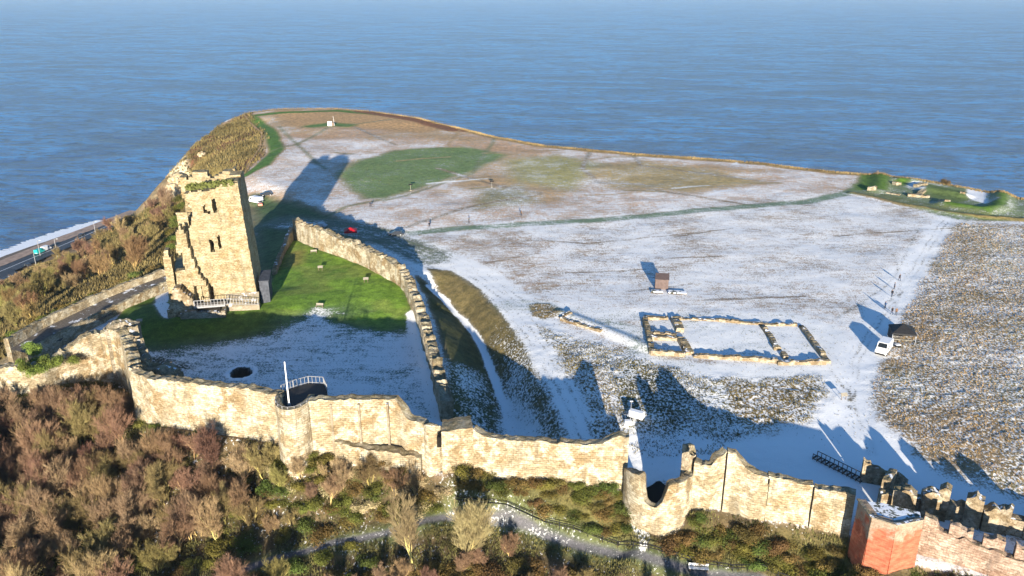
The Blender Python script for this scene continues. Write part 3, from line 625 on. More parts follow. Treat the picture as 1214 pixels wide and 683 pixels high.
MB().tube((0, 0, -.3), (0, 0, 6.9), .13, .08, 10).build('pole', M['white'], fl); MB().tube((0, 0, -.3), (0, 0, .3), .3, .22, 10).build('pole_base', M['rail'], fl); MB().tube((0, 0, 6.9), (0, 0, 7.1), .12, .03, 8).build('finial', M['white'], fl)

cm = empty('curtain_wall', at(430, 520, 0), label='pale curtain wall with three thin vertical buttress strips, immediately right of the platform turret', cat='wall')
o = cwp(ruin_wall('wall_section', survey(W_mid), M['stone'], thick=1.5, seed=12, jag=.3), cm)
for px_, in ((392,), (425,), (459,)):
    a = at(px_, 474.5, 9.1); mb = MB(); mb.box(a.x - .16, a.x + .16, a.y - .42, a.y + .1, -1, 8.6); cwp(mb.build('buttress', M['grey']), cm)
a = at(412, 518, 1.8); b = at(470, 520, 1.8); MBx = MB()
cwp(ruin_wall('stepped_plinth', [(at(400, 512, 3)[0], at(400, 474, 9)[1] - 1.3, -3, 2.4), (at(500, 545, 0)[0], at(500, 503, 6)[1] - 1.2, -3, 1.2)], M['stone'], thick=1.5, seed=3, jag=.3), cm)
# slender broken turret
st_ = empty('stump_turret', at(512, 530, 0), label='narrow broken turret stump with a dark slot, left of the middle wall', cat='turret')
cc = at(512, 503, 6.5); ring = []
for k in range(15):
    an = math.pi * .95 + math.pi * 1.1 * k / 14; ring.append((cc.x + math.cos(an) * 1.35, cc.y + 1.0 + math.sin(an) * 1.2, -4, 6.8 - .8 * abs(k - 6) / 7))
cwp(ruin_wall('turret_shell', ring, M['stone'], thick=.8, seed=21, jag=.5, step=.3), st_)
sl = MB(); q_ = at(520.5, 518, 5.5); sl.prism([(q_.x - .3, q_.y - .35), (q_.x + .3, q_.y - .35), (q_.x + .28, q_.y + .5), (q_.x - .28, q_.y + .5)], 4.0, 5.6)
M['void'] = plain('dark_opening', (.012, .010, .008), .95, .1, 1)
cwp(sl.build('arrow_slot', M['void']), st_)
ce = empty('curtain_wall', at(640, 545, 0), label='middle curtain wall of bleached stone between the stump turret and the round tower', cat='wall')
cwp(ruin_wall('projecting_bay', survey(W_small), M['stone'], thick=3.4, seed=23, jag=.25), ce)
cwp(ruin_wall('wall_section', survey(W_east), M['stone'], thick=1.3, seed=25, jag=.3), ce)
# round tower
rt_ = empty('round_tower', (20.7, 96.8, -4), label='half ruined round tower with a breached open top and a snowy trail at its foot', cat='tower')
prof = [(-184, -2.4, 2.2), (-176, -2.6, 2.5), (-165, -3.2, 2.8), (-150, -4, 3.1), (-137, -5, 3.4), (-131, -5.5, 3.3), (-129, -5.6, 2.2), (-127, -5.7, .2), (-118, -6, -.7), (-106, -6.2, -.8), (-97, -6.3, -.2), (-92, -6.4, 1.2), (-88, -6.4, 2.9), (-75, -6.2, 3.1), (-55, -6, 3.0), (-35, -5.6, 3.1), (-15, -5.2, 3.5), (0, -4.6, 4.4), (14, -4, 5.3), (26, -4, 5.0)]
rg = [(20.7 + math.cos(math.radians(a)) * 4.95, 96.8 + math.sin(math.radians(a)) * 5.1, zf - 1, zt) for a, zf, zt in prof]
cwp(ruin_wall('tower_shell', rg, M['stone'], thick=1.2, seed=31, jag=.22, step=.35), rt_)
cwp(MB().tube((20.7, 97.0, -6), (20.7, 97.0, -2.4), 4.0, 4.0, 20).build('tower_floor', M['void']), rt_)
kb = at(817, 546, 4.6); cwp(ruin_wall('stair_stub', [(kb.x - .9, kb.y + .4, -2, 5.3), (kb.x, kb.y - .5, -2, 5.9), (kb.x + .9, kb.y + .2, -2, 5.2)], M['rubble'], thick=1.6, seed=33, jag=.7, step=.3), rt_)
# right curtain
cr = empty('curtain_wall', at(920, 590, 0), label='right curtain wall with a raised peak and three vertical breaks, between the round tower and the red corner tower', cat='wall')
def cut(W, i0, i1, seed, dy=0):
    S_ = survey(W[i0:i1 + 1]); S_ = [(x, y + dy, a, b) for x, y, a, b in S_]
    cwp(ruin_wall('wall_section', S_, M['stone'], thick=1.3, seed=seed, jag=.35), cr)
cut(W_right, 0, 4, 41, .35); cut(W_right, 4, 8, 42, -.1); cut(W_right, 8, 10, 43, .2); cut(W_right, 10, 12, 44, -.1)
for k_ in (4, 8, 10):
    p = survey(W_right)[k_]; mb = MB(); mb.box(p[0] - .12, p[0] + .12, p[1] - .05, p[1] + .6, p[2], p[3] - .2); cwp(mb.build('wall_joint', M['void']), cr)
# red corner tower
zt_ = 4.8; A, B, Cc, D = at(1018, 592, zt_), at(1034, 613, zt_), at(1063, 622.5, zt_), at(1095, 616, zt_); E = at(1093, 606, zt_); Fq = at(1044, 594, zt_)
rtw = empty('corner_tower', (Cc.x, Cc.y + 3, -3), label='faceted corner tower of flaking red stone with a snow dusted flat roof', cat='tower')
def red_mat():
    m, nt, b = newmat('red_stone'); g = NT(nt); tc = g.n('ShaderNodeTexCoord'); P = tc.outputs['Object']; sx = g.n('ShaderNodeSeparateXYZ'); g.l(P, sx.inputs[0])
    n = g.noise(P, .45, 5, .6); n2 = g.noise(P, 2.5, 4, .65); n3 = g.noise(g.scale(P, (.8, .8, 2)), 1.3, 3)
    t = g.step(g.math('ADD', g.math('MULTIPLY_ADD', sx.outputs[2], .22, -.42), g.math('MULTIPLY', g.math('SUBTRACT', n, .5), 2.6)), .0, .35)
    red = g.mix(g.step(n3, .35, .65), (.38, .10, .055), (.44, .16, .09)); c = g.mix(t, red, g.mix(g.step(n2, .4, .6), (.29, .21, .145), (.37, .285, .21)))
    c = g.mix(g.step(n2, .38, .28), c, (.25, .12, .07))
    br = g.n('ShaderNodeTexBrick'); g.l(tc.outputs['UV'], br.inputs['Vector']); br.inputs['Scale'].default_value = 1.0; br.inputs['Brick Width'].default_value = .6; br.inputs['Row Height'].default_value = .3; br.inputs['Mortar Size'].default_value = .02
    br.inputs['Color1'].default_value = (1, 1, 1, 1); br.inputs['Color2'].default_value = (.8, .78, .76, 1); br.inputs['Mortar'].default_value = (.6, .58, .55, 1)
    c = g.mix(.7, c, br.outputs['Color'], 'MULTIPLY')
    g.l(c, b.inputs['Base Color']); g.l(g.bump(n2, .6, .1), b.inputs['Normal']); return m
M['red'] = red_mat()
def flare(p, k=.35): v = Vector((p.x - Cc.x, p.y - Cc.y - 3)); v.normalize(); return p + Vector((v.x * k, v.y * k, 0))
for nm, (p, q2) in (('side_face', (A, B)), ('front_face', (B, Cc)), ('front_face', (Cc, D))):
    o = cwp(ruin_wall(nm, [(p.x, p.y, -5.2, 4.75), (q2.x, q2.y, -5.2, 4.75)], M['red'], thick=.9, seed=51 + int(p.x), jag=.06, rough=.07), rtw)
rf = MB(); cen = (A + B + Cc + D + E + Fq) / 6
def inset(p, k=.3): return (p.x + (cen.x - p.x) * k * .2, p.y + (cen.y - p.y) * k * .2)
rf.prism([inset(p) for p in (A, B, Cc, D, E, Fq)], 1.5, 4.66)
def snow_roof():
    m, nt, b = newmat('snow_dusted_roof'); g = NT(nt); P = g.n('ShaderNodeTexCoord').outputs['Object']
    n = g.noise(P, 1.1, 5, .65); c = g.mix(g.step(n, .44, .50), (.09, .09, .06), (.85, .86, .88)); g.l(c, b.inputs['Base Color']); g.l(g.bump(n, .5, .1), b.inputs['Normal']); return m
M['snowroof'] = snow_roof()
cwp(rf.build('roof', M['snowroof']), rtw)
cp_ = MB()
for p, q2 in ((A, B), (B, Cc), (Cc, D)): cp_.bar((p.x, p.y + .1, 4.79), (q2.x, q2.y + .1, 4.79), .42, .16)
cwp(cp_.build('coping', M['grey']), rtw)
# lower and upper barbican walls at the right
bw = empty('barbican_wall', at(1150, 650, 0), label='low pinkish battlemented wall running out of the frame right of the red tower', cat='wall')
lp = [at(1096, 614, 3.6), at(1110, 618, 3.6), at(1214, 656, 3.0), at(1330, 694, 2.8)]
cwp(ruin_wall('parapet_wall', [(lp[0].x, lp[0].y, -5, 3.6), (lp[1].x, lp[1].y, -5, 3.5), (lp[1].x + .3, lp[1].y - .1, -5, 2.2), (lp[2].x, lp[2].y, -5, 1.8), (lp[3].x, lp[3].y, -5, 1.8)], M['pink'], thick=1.0, seed=61, jag=.4), bw)
for (x0, x1, yy0, h) in ((1126, 1154, 624, 3.5), (1166, 1192, 637, 3.3), (1204, 1234, 651, 3.1)):
    p = at(x0, yy0 + 1, h - .3); q2 = at(x1, yy0 + 9, h - .4); cwp(ruin_wall('merlon', [(p.x, p.y - .02, -.8, h), (q2.x, q2.y - .02, -.8, h - .2)], M['pink'], thick=.95, seed=x0, jag=.55, step=.3), bw)
uw = empty('barbican_wall', at(1130, 590, 0), label='upper barbican wall with shade put into its dark rubble colour and tall separated merlons, casting jagged shadows on the snow', cat='wall')
up_ = [at(1046, 580, 2.0), at(1130, 598, 1.0), at(1214, 622, .6), at(1320, 650, .4)]
cwp(ruin_wall('wall_base', [(p.x, p.y, -4, 1.0) for p in up_], M['rubble'], thick=1.5, seed=71, jag=.4), uw)  # dark rubble colour here stands in for shade on the wall and merlons
for (x0, x1, y0_, y1_, h) in ((1060, 1088, 579, 586, 2.9), (1095, 1118, 586, 590, 2.4), (1114, 1128, 579, 583, 3.2), (1147, 1168, 588, 594, 3.0), (1168, 1188, 603, 606, 1.9), (1183, 1201, 598, 604, 2.6), (1220, 1250, 608, 616, 2.6)):
    p = at(x0, y0_, h); q2 = at(x1, y1_, h); cwp(ruin_wall('merlon', [(p.x, p.y, -1.5, h - .3), ((p.x + q2.x) / 2, (p.y + q2.y) / 2, -1.5, h + .15), (q2.x, q2.y, -1.5, h - .3)], M['rubble'], thick=1.6, seed=x0, jag=.6, step=.3), uw)
gt = empty('gate_ruin', at(1040, 575, 0), label='ruined gateway pier and low rubble wall at the inner end of the barbican walls', cat='ruin')
p = at(1038, 553, 3.0); q2 = at(1047, 556, 3.0); cwp(ruin_wall('gate_pier', [(p.x, p.y - 2.4, -3, 2.6), (q2.x, q2.y - 2.4, -3, 2.8)], M['rubble'], thick=3.6, seed=81, jag=.5, step=.3), gt)
p = at(1024, 548, 2.2); q2 = at(1062, 562, 1.2); cwp(ruin_wall('rubble_wall', [(p.x, p.y, -2, 2.3), ((p.x * .6 + q2.x * .4), (p.y * .6 + q2.y * .4), -2, 1.9), (q2.x, q2.y, -2, .8)], M['rubble'], thick=1.0, seed=83, jag=.8, step=.3), gt)
p = at(1060, 566, 0); cwp(ruin_wall('rubble_wall', [(p.x - 1.2, p.y, -2, .1), (p.x + .3, p.y - .3, -2, .7), (p.x + 1.2, p.y - 1.2, -2, 0)], M['rubble'], thick=.8, seed=85, jag=.5, step=.3), gt)
# inner curved ward wall
iw = empty('ward_wall', at(460, 330, 1), label='curving rubble wall along the east rim of the green inner ward', cat='wall')
foot = [(349, 284, 6.2), (378, 296, 6.6), (410, 307, 6.3), (433, 316, 6.0), (454, 328, 5.6), (470, 336, 5.2), (480, 346, 4.6), (485, 358, 4.0), (491, 372, 3.4), (498, 394, 3.0), (504, 418, 2.8), (512, 446, 2.6), (518, 475, 2.5), (524, 500, 2.6)]
pl = []
for x_, y_, h_ in foot:
    p = gp(x_, y_); pl.append((p.x, p.y, -2.5, h_))
cwp(ruin_wall('wall_section', pl, M['rubble'] if False else M['stone'], thick=1.9, seed=91, jag=.75, step=.4, rough=.3), iw)
ed = gp(349, 284); e2 = gp(338, 300); e3 = gp(328, 325)
cwp(ruin_wall('low_wall_edge', [(e3.x, e3.y, -2, 1.4), (e2.x, e2.y, -2, 2.0), (ed.x, ed.y, -2, 4.4)], M['rubble'], thick=1.0, seed=93, jag=.4), iw)

# ------------------------------------------------------------------ the keep
KA = math.radians(12); kr = at(307, 360, 1.0)
KW, KD, KH = 12.9, 14.0, 27.0
eu = Vector((math.cos(KA), math.sin(KA), 0)); ew = Vector((-math.sin(KA), math.cos(KA), 0))
ko = kr - eu * KW; ko.z = 0.6
keep = empty('castle_keep', ko, KA, label='tall square ruined stone keep with a sunlit face and a collapsed left side', cat='castle keep')
def cellwall(name, u0, u1, v0, v1, inside, thick, mat, parent, cell=.5, batter=lambda v: (0, 1), rough=.12, seed=0, axis='u', off=0.0):
    """masonry slab of small cells kept where inside(u, v); faces noised"""
    nu, nv_ = int(round((u1 - u0) / cell)), int(round((v1 - v0) / cell)); msk = np.zeros((nu + 2, nv_ + 2), bool)
    for i in range(nu):
        for j in range(nv_):
            if inside(u0 + (i + .5) * cell, v0 + (j + .5) * cell): msk[i + 1, j + 1] = True
    bm = bmesh.new(); uvl = bm.loops.layers.uv.new('uv'); cache = {}
    def vert(i, j, k):
        key = (i, j, k)
        if key not in cache:
            u, v = u0 + i * cell, v0 + j * cell
            n = float(fbm(u + seed, v + seed, 2.0, 3)) * 2 * rough; ju = (float(vnoise(np.array(u * 2.3 + seed), np.array(v * 2.3 + k * 7))) - .5) * .24; jv = (float(vnoise(np.array(u * 2.3 + seed + 31), np.array(v * 2.3 + k * 5))) - .5) * .24
            w = n if k == 0 else thick
            bo, sc = batter(v)
            uu = bo + (u + ju) * sc
            p = (uu, w + off - (0 if k else .0), v + jv) if axis == 'u' else (w + off, uu, v + jv)
            cache[key] = bm.verts.new(p)
        return cache[key]
    def face(vl, uvp):
        try: f = bm.faces.new(vl)
        except ValueError: return
        for lp_, uvc in zip(f.loops, uvp): lp_[uvl].uv = uvc
    for i in range(nu):
        for j in range(nv_):
            if not msk[i + 1, j + 1]: continue
            U, V = u0 + i * cell, v0 + j * cell; q4 = [(U, V), (U + cell, V), (U + cell, V + cell), (U, V + cell)]
            face([vert(i, j, 0), vert(i + 1, j, 0), vert(i + 1, j + 1, 0), vert(i, j + 1, 0)], q4)
            face([vert(i, j, 1), vert(i, j + 1, 1), vert(i + 1, j + 1, 1), vert(i + 1, j, 1)], [q4[0], q4[3], q4[2], q4[1]])
            for di, dj, a, b in ((-1, 0, (i, j + 1), (i, j)), (1, 0, (i + 1, j), (i + 1, j + 1)), (0, -1, (i, j), (i + 1, j)), (0, 1, (i + 1, j + 1), (i, j + 1))):
                if not msk[i + 1 + di, j + 1 + dj]:
                    face([vert(*a, 0), vert(*a, 1), vert(*b, 1), vert(*b, 0)], [(U, V), (U + thick, V), (U + thick, V + cell), (U, V + cell)])
    bmesh.ops.recalc_face_normals(bm, faces=bm.faces)
    me = bpy.data.meshes.new(name); bm.to_mesh(me); bm.free(); return link(name, me, mat, parent)
def lerpt(tab, v): return float(np.interp(v, [t[0] for t in tab], [t[1] for t in tab]))
leftb = [(0, -.5), (4, 0), (8, .4), (12, .3), (15, 1.0), (18, .8), (19.5, 1.2), (21, 2.3), (24, 1.3), (26, 1.0), (27, 1.6), (30, 3)]
topb = [(0, 25.2), (2, 25.8), (3.2, 25.4), (5, 26.0), (7, 25.8), (9, 26.4), (10.5, 26.5), (12, 27.0), (14, 27.2)]
wins = [(4.4, 5.4, 21.0, 22.8), (6.5, 7.5, 21.0, 24.0), (4.6, 5.5, 12.6, 15.2), (6.4, 7.2, 13.2, 16.2), (5.4, 5.8, 20.7, 21.5)]
def nj(u, v, s=1.0): return float(fbm(np.array(u * 1.0), np.array(v + 11.0), 1.8, 2)) * s
def fin_(u, v):
    if u < lerpt(leftb, v) + nj(u, v, 1.5): return False
    if v > lerpt(topb, u) + nj(u, v, 1.2): return False
    for a, b, c, d in wins:
        if a < u < b and c < v < d and not (v > d - .35 and (u < a + .25 or u > b - .25)): return False
    if 1.6 < u < 4.0 and 2.0 < v < 6.2 - .9 * abs(u - 2.8): return False        # doorway
    return True
bat = lambda v: (0.3 * v / 28, 1 - .125 * v / 28)
cellwall('front_wall', -1, KW, -1.5, 30, fin_, 2.6, M['keepstone'], keep, .3, bat, .10, 3)
cellwall('side_wall', 0, KD, -2, 30, lambda u, v: v < 26.8 + nj(u, v, 1.5), -2.4, M['keepstone'], keep, .5, lambda v: (0, 1 - .05 * v / 28), .1, 5, axis='v', off=KW - .08)
# pull the side wall in with height like the face
sw_ = [c for c in keep.children if c.name.startswith('side_wall')][0]
for vtx in sw_.data.vertices: vtx.co.x -= 1.45 * max(0, vtx.co.z) / 28 ; vtx.co.y += .02
cellwall('rear_wall', -5, KW - 2, 0, 30, lambda u, v: v < 26.6 + nj(u, v, 3) - max(0, -u - 1) * .5 and u > -2.2 + (.35 * abs(v - 24) if v > 18 else 2.4 + .1 * (18 - v)) + nj(v, u, 2), 2.4, M['keepstone'], keep, .5, lambda v: (.2 * v / 28, 1 - .12 * v / 28), .2, 8, off=KD - 2.4)
cellwall('inner_floor_vault', 0, KW - 2.5, 0, 10, lambda u, v: v < 8 + nj(u, v, 2), KD - 5, M['rubble'], keep, .8, off=2.6)
cellwall('side_ruin', 0, KD - 2.5, -1, 22, lambda u, v: v < 20 - 1.3 * u + .11 * u * u * 1.1 + nj(u, v, 5) , 2.2, M['keepstone'], keep, .35, lambda v: (2.7, 1), .3, 15, axis='v', off=-1.6)
# wall head grass
tfm = MB()
for i in range(420):
    u = random.uniform(1.4, KW - 2.3); z = 25.6 + u * .07 + random.uniform(0, .8); y = random.uniform(-.3, 2.6); s = random.uniform(.15, .5)
    tfm.add([(u - s, y, z), (u + s, y + random.uniform(-.2, .2), z), (u + random.uniform(-.3, .3), y - .2, z + s * 1.3)], [(0, 1, 2)])
M['scrub'] = plain('wall_plants', (.10, .11, .03), .9, .5, 1.5)
o = tfm.build('wall_head_grass', M['scrub'], keep)
# plinth
pm = MB(); pm.side([(-2.6, -2.5), (-2.4, 1.0), (-.2, 3.2), (-.2, -2.5)], 6.5, KW + .3)
o = pm.build('plinth', M['grey'], keep)
cellwall('base_wall', -2.2, 6.6, -3, 2.4, lambda u, v: v < (1.6 if u < 5 else 1.3) + nj(u, v, 1), 2.4, M['grey'], keep, .4, off=-5.2, seed=17)
# forebuilding ruin: stepped masses to the left
cellwall('forebuilding_wall', -3.0, 3.2, -2.5, 20, lambda u, v: v < lerpt([(-3.0, 5), (-2.5, 8.5), (-1.8, 13.5), (-1.2, 17.6), (-.4, 18.4), (.4, 17), (.8, 14.5), (1.4, 10.5), (2.2, 8), (3.2, 6)], u) + nj(u, v, 2.2) and not (-2.2 < u < -.6 and 9.5 < v < 13.5 - nj(u, v, 3)) and not (.7 < u < 2.2 and 1.2 < v < 5.8), 1.8, M['keepstone'], keep, .4, off=-1.7, seed=19, rough=.4)
cellwall('forebuilding_pier', -5.0, -3.2, -2.5, 16, lambda u, v: v < 13.6 - abs(u + 4.2) * 2.6 + nj(u, v, 1.5) and v > -3, 2.2, M['keepstone'], keep, .4, off=.4, seed=23, rough=.4)
cellwall('stair_mass', -4.8, .6, -2.5, 10, lambda u, v: v < lerpt([(-4.8, 1.0), (-4.0, 4.0), (-2.8, 7.0), (-1.6, 6.2), (-.5, 5.2), (.6, 3.0)], u) + nj(u, v, 2.4), 2.4, M['rubble'], keep, .4, off=-4.1, seed=27, rough=.5)
br_ = MB(); br_.box(.6, 6.7, -4.7, -2.6, 2.15, 2.5); o = br_.build('bridge_deck', M['rail'], keep)
vb = MB(); vb.box(1.2, 5.6, -4.2, -2.75, -2, 2.0); vb.build('bridge_void', M['void'], keep)
rl = railing('bridge_railing', [(.7, -4.6, 2.5), (6.6, -4.6, 2.5), (KW + .1, -2.8, 1.2)], M['rail'], keep, h=1.3, w=.1, sp=.6)
M['annexe_shade'] = plain('annexe_stone_painted_shade', (.07, .075, .09), .9, .3, 1.5); an_ = MB(); an_.box(KW + .4, KW + 2.3, 1.2, 8, -2, 5.0); o = an_.build('annexe_wall', M['annexe_shade'], keep)  # annexe colour darkened to stand for the shade on it
an_ = MB(); an_.box(KW + .3, KW + 2.5, 1.0, 8.2, 5.003, 5.15); an_.build('annexe_roof', M['annexe_shade'], keep)

# ------------------------------------------------------------------ causeway to the left of the keep
cz = -1.0
ca_, cb_ = [at(12, 414, cz), at(50, 390, cz), at(90, 371, cz + .3), at(130, 352, cz + .6), (at(170, 336, cz + 1)), at(198, 326, cz + 1.2)], [at(36, 420, cz), at(75, 400, cz), at(110, 381, cz + .3), at(150, 362, cz + .6), at(180, 347, cz + 1), at(204, 336, cz + 1.2)]
cau = empty('causeway', at(110, 375, 0), label='walled stone causeway ramp climbing from lower left to the foot of the keep', cat='causeway')
dkv = [(p.x, p.y, p.z) for p in ca_] + [(p.x, p.y, p.z) for p in cb_] + [(p.x, p.y, -9) for p in ca_] + [(p.x, p.y, -9) for p in cb_]; n_ = len(ca_)
mb = MB(); mb.add(dkv, [(i, i + 1, n_ + i + 1, n_ + i) for i in range(n_ - 1)] + [(n_ + i, n_ + i + 1, 3 * n_ + i + 1, 3 * n_ + i) for i in range(n_ - 1)] + [(i + 1, i, 2 * n_ + i, 2 * n_ + i + 1) for i in range(n_ - 1)])
def causeway_mat():
    m, nt, b = newmat('worn_path_surface'); g = NT(nt); P = g.n('ShaderNodeTexCoord').outputs['Object']
    n = g.noise(g.scale(P, (1, 1, 1)), .35, 5, .65); n2 = g.noise(P, 2.5, 3); c = g.mix(g.step(n2, .35, .65), (.10, .085, .07), (.17, .145, .12)); c = g.mix(g.step(n, .56, .62), c, (.75, .77, .8)); g.l(c, b.inputs['Base Color']); return m
cwp(mb.build('path_surface', causeway_mat()), cau)
cwp(ruin_wall('parapet', [(p.x, p.y, -9, p.z + 2.0 - .1 * i) for i, p in enumerate(ca_)], M['stone'], thick=.9, seed=101, jag=.25), cau)
cwp(ruin_wall('parapet', [(p.x, p.y, -9, p.z + 1.1) for p in cb_], M['stone'], thick=.8, seed=103, jag=.2), cau)
# broken stump at the corner of ward wall
ws = empty('wall_stump', at(145, 392, 2), label='dark broken wall stump standing inside the left corner of the ward', cat='ruin')
p = at(124, 388, 8.5); q2 = at(159, 384, 8.5); mid2 = (p + q2) / 2
cwp(ruin_wall('stump_masonry', [(p.x, p.y, -2, 8.0), (mid2.x, mid2.y + 1, -2, 9.6), (q2.x, q2.y, -2, 8.6)], M['grey'], thick=1.8, seed=111, jag=.8, step=.35), ws)

# ------------------------------------------------------------------ chapel foundations on the plateau
def lowwall(name, par, pts, h, th=1.0, seed=0, mat='rubble'):
    pl = []
    for x_, y_ in pts:
        p = gp(x_, y_); pl.append((p.x, p.y, p.z - .5, p.z + h * .8))
    return cwp(ruin_wall(name, pl, M[mat], thick=th, seed=seed, jag=.28, step=.3, vert=.3), par)
fd = empty('chapel_foundations', gp(860, 410), label='rectangular roofless low wall foundations divided into rooms on the snowy plateau', cat='ruin')
for i, (pts, h) in enumerate([([(771, 421), (812, 423)], 1.0), ([(822, 424), (870, 427), (922, 431)], .8), ([(922, 433), (979, 432)], .8), ([(762, 379), (766, 398), (770, 420)], 1.0), ([(768, 398), (802, 400)], .8), ([(770, 403), (806, 404)], .7),
    ([(764, 379), (792, 379)], .6), ([(795, 379), (850, 381), (905, 386)], .5), ([(905, 386), (945, 387)], .5), ([(795, 378), (802, 394)], 1.0), ([(803, 404), (813, 421)], 1.0), ([(947, 387), (960, 405), (979, 431)], .7), ([(901, 387), (912, 402), (918, 415)], .6), ([(917, 415), (926, 415)], .5), ([(925, 420), (929, 426)], .7)]):
    lowwall('foundation_wall', fd, pts, h, .9 if i not in (9, 10) else 1.5, 120 + i)
lw2 = empty('low_bank_wall', gp(710, 395), label='long low stone footing left of the chapel foundations with a frosted gully beside it', cat='wall')
lowwall('footing', lw2, [(664, 380), (690, 388), (712, 394)], .5, .8, 140); lowwall('footing', lw2, [(665, 378), (678, 372)], .4, .8, 141)
# Roman station stones
rsn = empty('station_foundations', gp(1090, 228), label='low buff stone footings of the signal station beside green banks near the cliff edge', cat='ruin')
for i, (pts, h) in enumerate([([(1076, 233), (1090, 234), (1102, 235)], .9), ([(1088, 222), (1100, 219)], .8), ([(1092, 226), (1085, 232)], .8), ([(1112, 238), (1120, 239)], .6), ([(1028, 226), (1038, 226)], 1.6), ([(1062, 220), (1068, 219)], 1.2), ([(1138, 229), (1144, 230)], .6), ([(1050, 229), (1066, 232)], .4)]):
    lowwall('stone_footing', rsn, pts, h, 1.6, 150 + i, 'stone')

exec_objects = True
# ------------------------------------------------------------------ small things
def darkpaint(n, c, r=.4): return plain(n, c, r, .1, 2)
M['black'] = darkpaint('black_canvas', (.02, .02, .022), .6); M['glass'] = darkpaint('dark_glass', (.015, .02, .025), .08); M['tyre'] = darkpaint('tyre_rubber', (.02, .02, .02), .8)
M['redcloth'] = darkpaint('red_canvas', (.38, .01, .02), .6); M['wood'] = plain('weathered_wood', (.17, .12, .09), .8, .3, 3); M['brownpanel'] = plain('brown_panel', (.12, .085, .075), .7, .15, 2); M['palewood'] = plain('bleached_wood', (.28, .25, .20), .8, .2, 3)
M['teal'] = darkpaint('turquoise_paint', (.02, .42, .38), .35); M['lamp'] = darkpaint('lamp_glass', (.7, .7, .65), .2); M['darkcar'] = darkpaint('dark_car_paint', (.03, .035, .045), .25); M['orange'] = darkpaint('salmon_paint', (.75, .25, .18), .5); M['silver'] = darkpaint('silver_paint', (.35, .37, .4), .3)
def van(loc, rz, label, paint_='white', L=5.0, W=2.0, Hh=2.2, cat='van', group=None):
    t = empty('parked_van' if cat == 'van' else 'parked_car', loc, rz, label=label, cat=cat, group=group)
    if cat == 'van': prof = [(-L / 2, .45), (-L / 2, Hh * .93), (-L / 2 + .15, Hh), (L / 2 - 1.55, Hh), (L / 2 - .85, Hh * .62), (L / 2 - .1, Hh * .50), (L / 2, Hh * .42), (L / 2, .35), (-L / 2, .35)][::-1]
    else: prof = [(-L / 2, .35), (-L / 2, .8), (-L / 2 + .5, .95), (-L / 2 + 1.0, 1.42), (L / 2 - 1.9, 1.45), (L / 2 - 1.1, .98), (L / 2 - .1, .8), (L / 2, .35)][::-1]
    MB().side(prof, -W / 2, W / 2).build('body', M[paint_], t, bevel=.06)
    if cat == 'van':
        ws_ = MB(); y0_, z0_, y1_, z1_ = L / 2 - 1.50, Hh * .965, L / 2 - .9, Hh * .65
        ws_.add([(-W / 2 + .15, y1_ + .03, z1_), (W / 2 - .15, y1_ + .03, z1_), (W / 2 - .25, y0_ + .03, z0_), (-W / 2 + .25, y0_ + .03, z0_)], [(0, 1, 2, 3)]).build('windscreen', M['glass'], t)
        for s in (-1, 1):
            MB().box(s * W / 2 - .012, s * W / 2 + .012, L / 2 - 2.2, L / 2 - 1.45, Hh * .6, Hh * .86).build('side_window', M['glass'], t)
            MB().box(s * (W / 2 + .14) - .07, s * (W / 2 + .14) + .07, L / 2 - 1.35, L / 2 - 1.2, Hh * .55, Hh * .68).build('mirror', M['black'], t)
            MB().box(s * (W / 2 - .3) - .16, s * (W / 2 - .3) + .16, L / 2 - .03, L / 2 + .03, Hh * .33, Hh * .41).build('headlight', M['lamp'], t)
        MB().box(-W / 2 + .1, W / 2 - .1, L / 2 - .05, L / 2 + .08, .3, .62).build('bumper', M['black'], t)
    else:
        MB().box(-W / 2 + .1, W / 2 - .1, -L / 2 + .75, L / 2 - 1.5, .96, 1.38, top=(-W / 2 + .2, W / 2 - .2, -L / 2 + 1.1, L / 2 - 1.95)).build('windows', M['glass'], t)
    for s in (-1, 1):
        for yv in (-L / 2 + .95, L / 2 - .95):
            w_ = MB().tube((s * (W / 2 - .22), yv, .35), (s * (W / 2 + .01), yv, .35), .35, .35, 14).build('wheel', M['tyre'], t); MB().tube((s * (W / 2 + .01), yv, .35), (s * (W / 2 + .025), yv, .35), .19, .17, 10).build('rim', M['silver'], w_)
    return t
def gazebo(loc, rz, label, w=4.5, h=2.3, rh=1.2, mat='black', walls=True):
    t = empty('gazebo_tent', loc, rz, label=label, cat='gazebo')
    m = MB(); a = w / 2 + .1; ve = [(-a, -a, h), (a, -a, h), (a, a, h), (-a, a, h), (-a, -a, h - .3), (a, -a, h - .3), (a, a, h - .3), (-a, a, h - .3), (0, 0, h + rh)]
    m.add(ve, [(0, 1, 8), (1, 2, 8), (2, 3, 8), (3, 0, 8), (4, 5, 1, 0), (5, 6, 2, 1), (6, 7, 3, 2), (7, 4, 0, 3)]); m.build('canopy', M[mat], t)
    for sx in (-1, 1):
        for sy in (-1, 1): MB().bar((sx * w / 2, sy * w / 2, 0), (sx * w / 2, sy * w / 2, h), .07).build('leg', M['silver'], t)
    if walls:
        MB().box(-w / 2, w / 2, w / 2 - .03, w / 2 + .03, 0, h - .3).build('side_wall', M[mat], t)
        MB().box(-w / 2 - .03, -w / 2 + .03, -w / 2, w / 2, 0, h - .3).build('side_wall', M[mat], t)
        MB().box(-w / 2 + .3, w / 2 - .4, -w / 2 + .3, -w / 2 + .9, .72, .8).build('table', M['palewood'], t)
    return t
skin = plain('skin', (.45, .27, .2), .6, .05, 5)
cloth = {k: plain('cloth_' + k, c, .85, .15, 6) for k, c in dict(black=(.015, .015, .02), navy=(.02, .03, .06), olive=(.06, .06, .03), brown=(.16, .09, .05), blue=(.04, .09, .2)).items()}
hairm = plain('hair', (.04, .025, .015), .8, .2, 9)
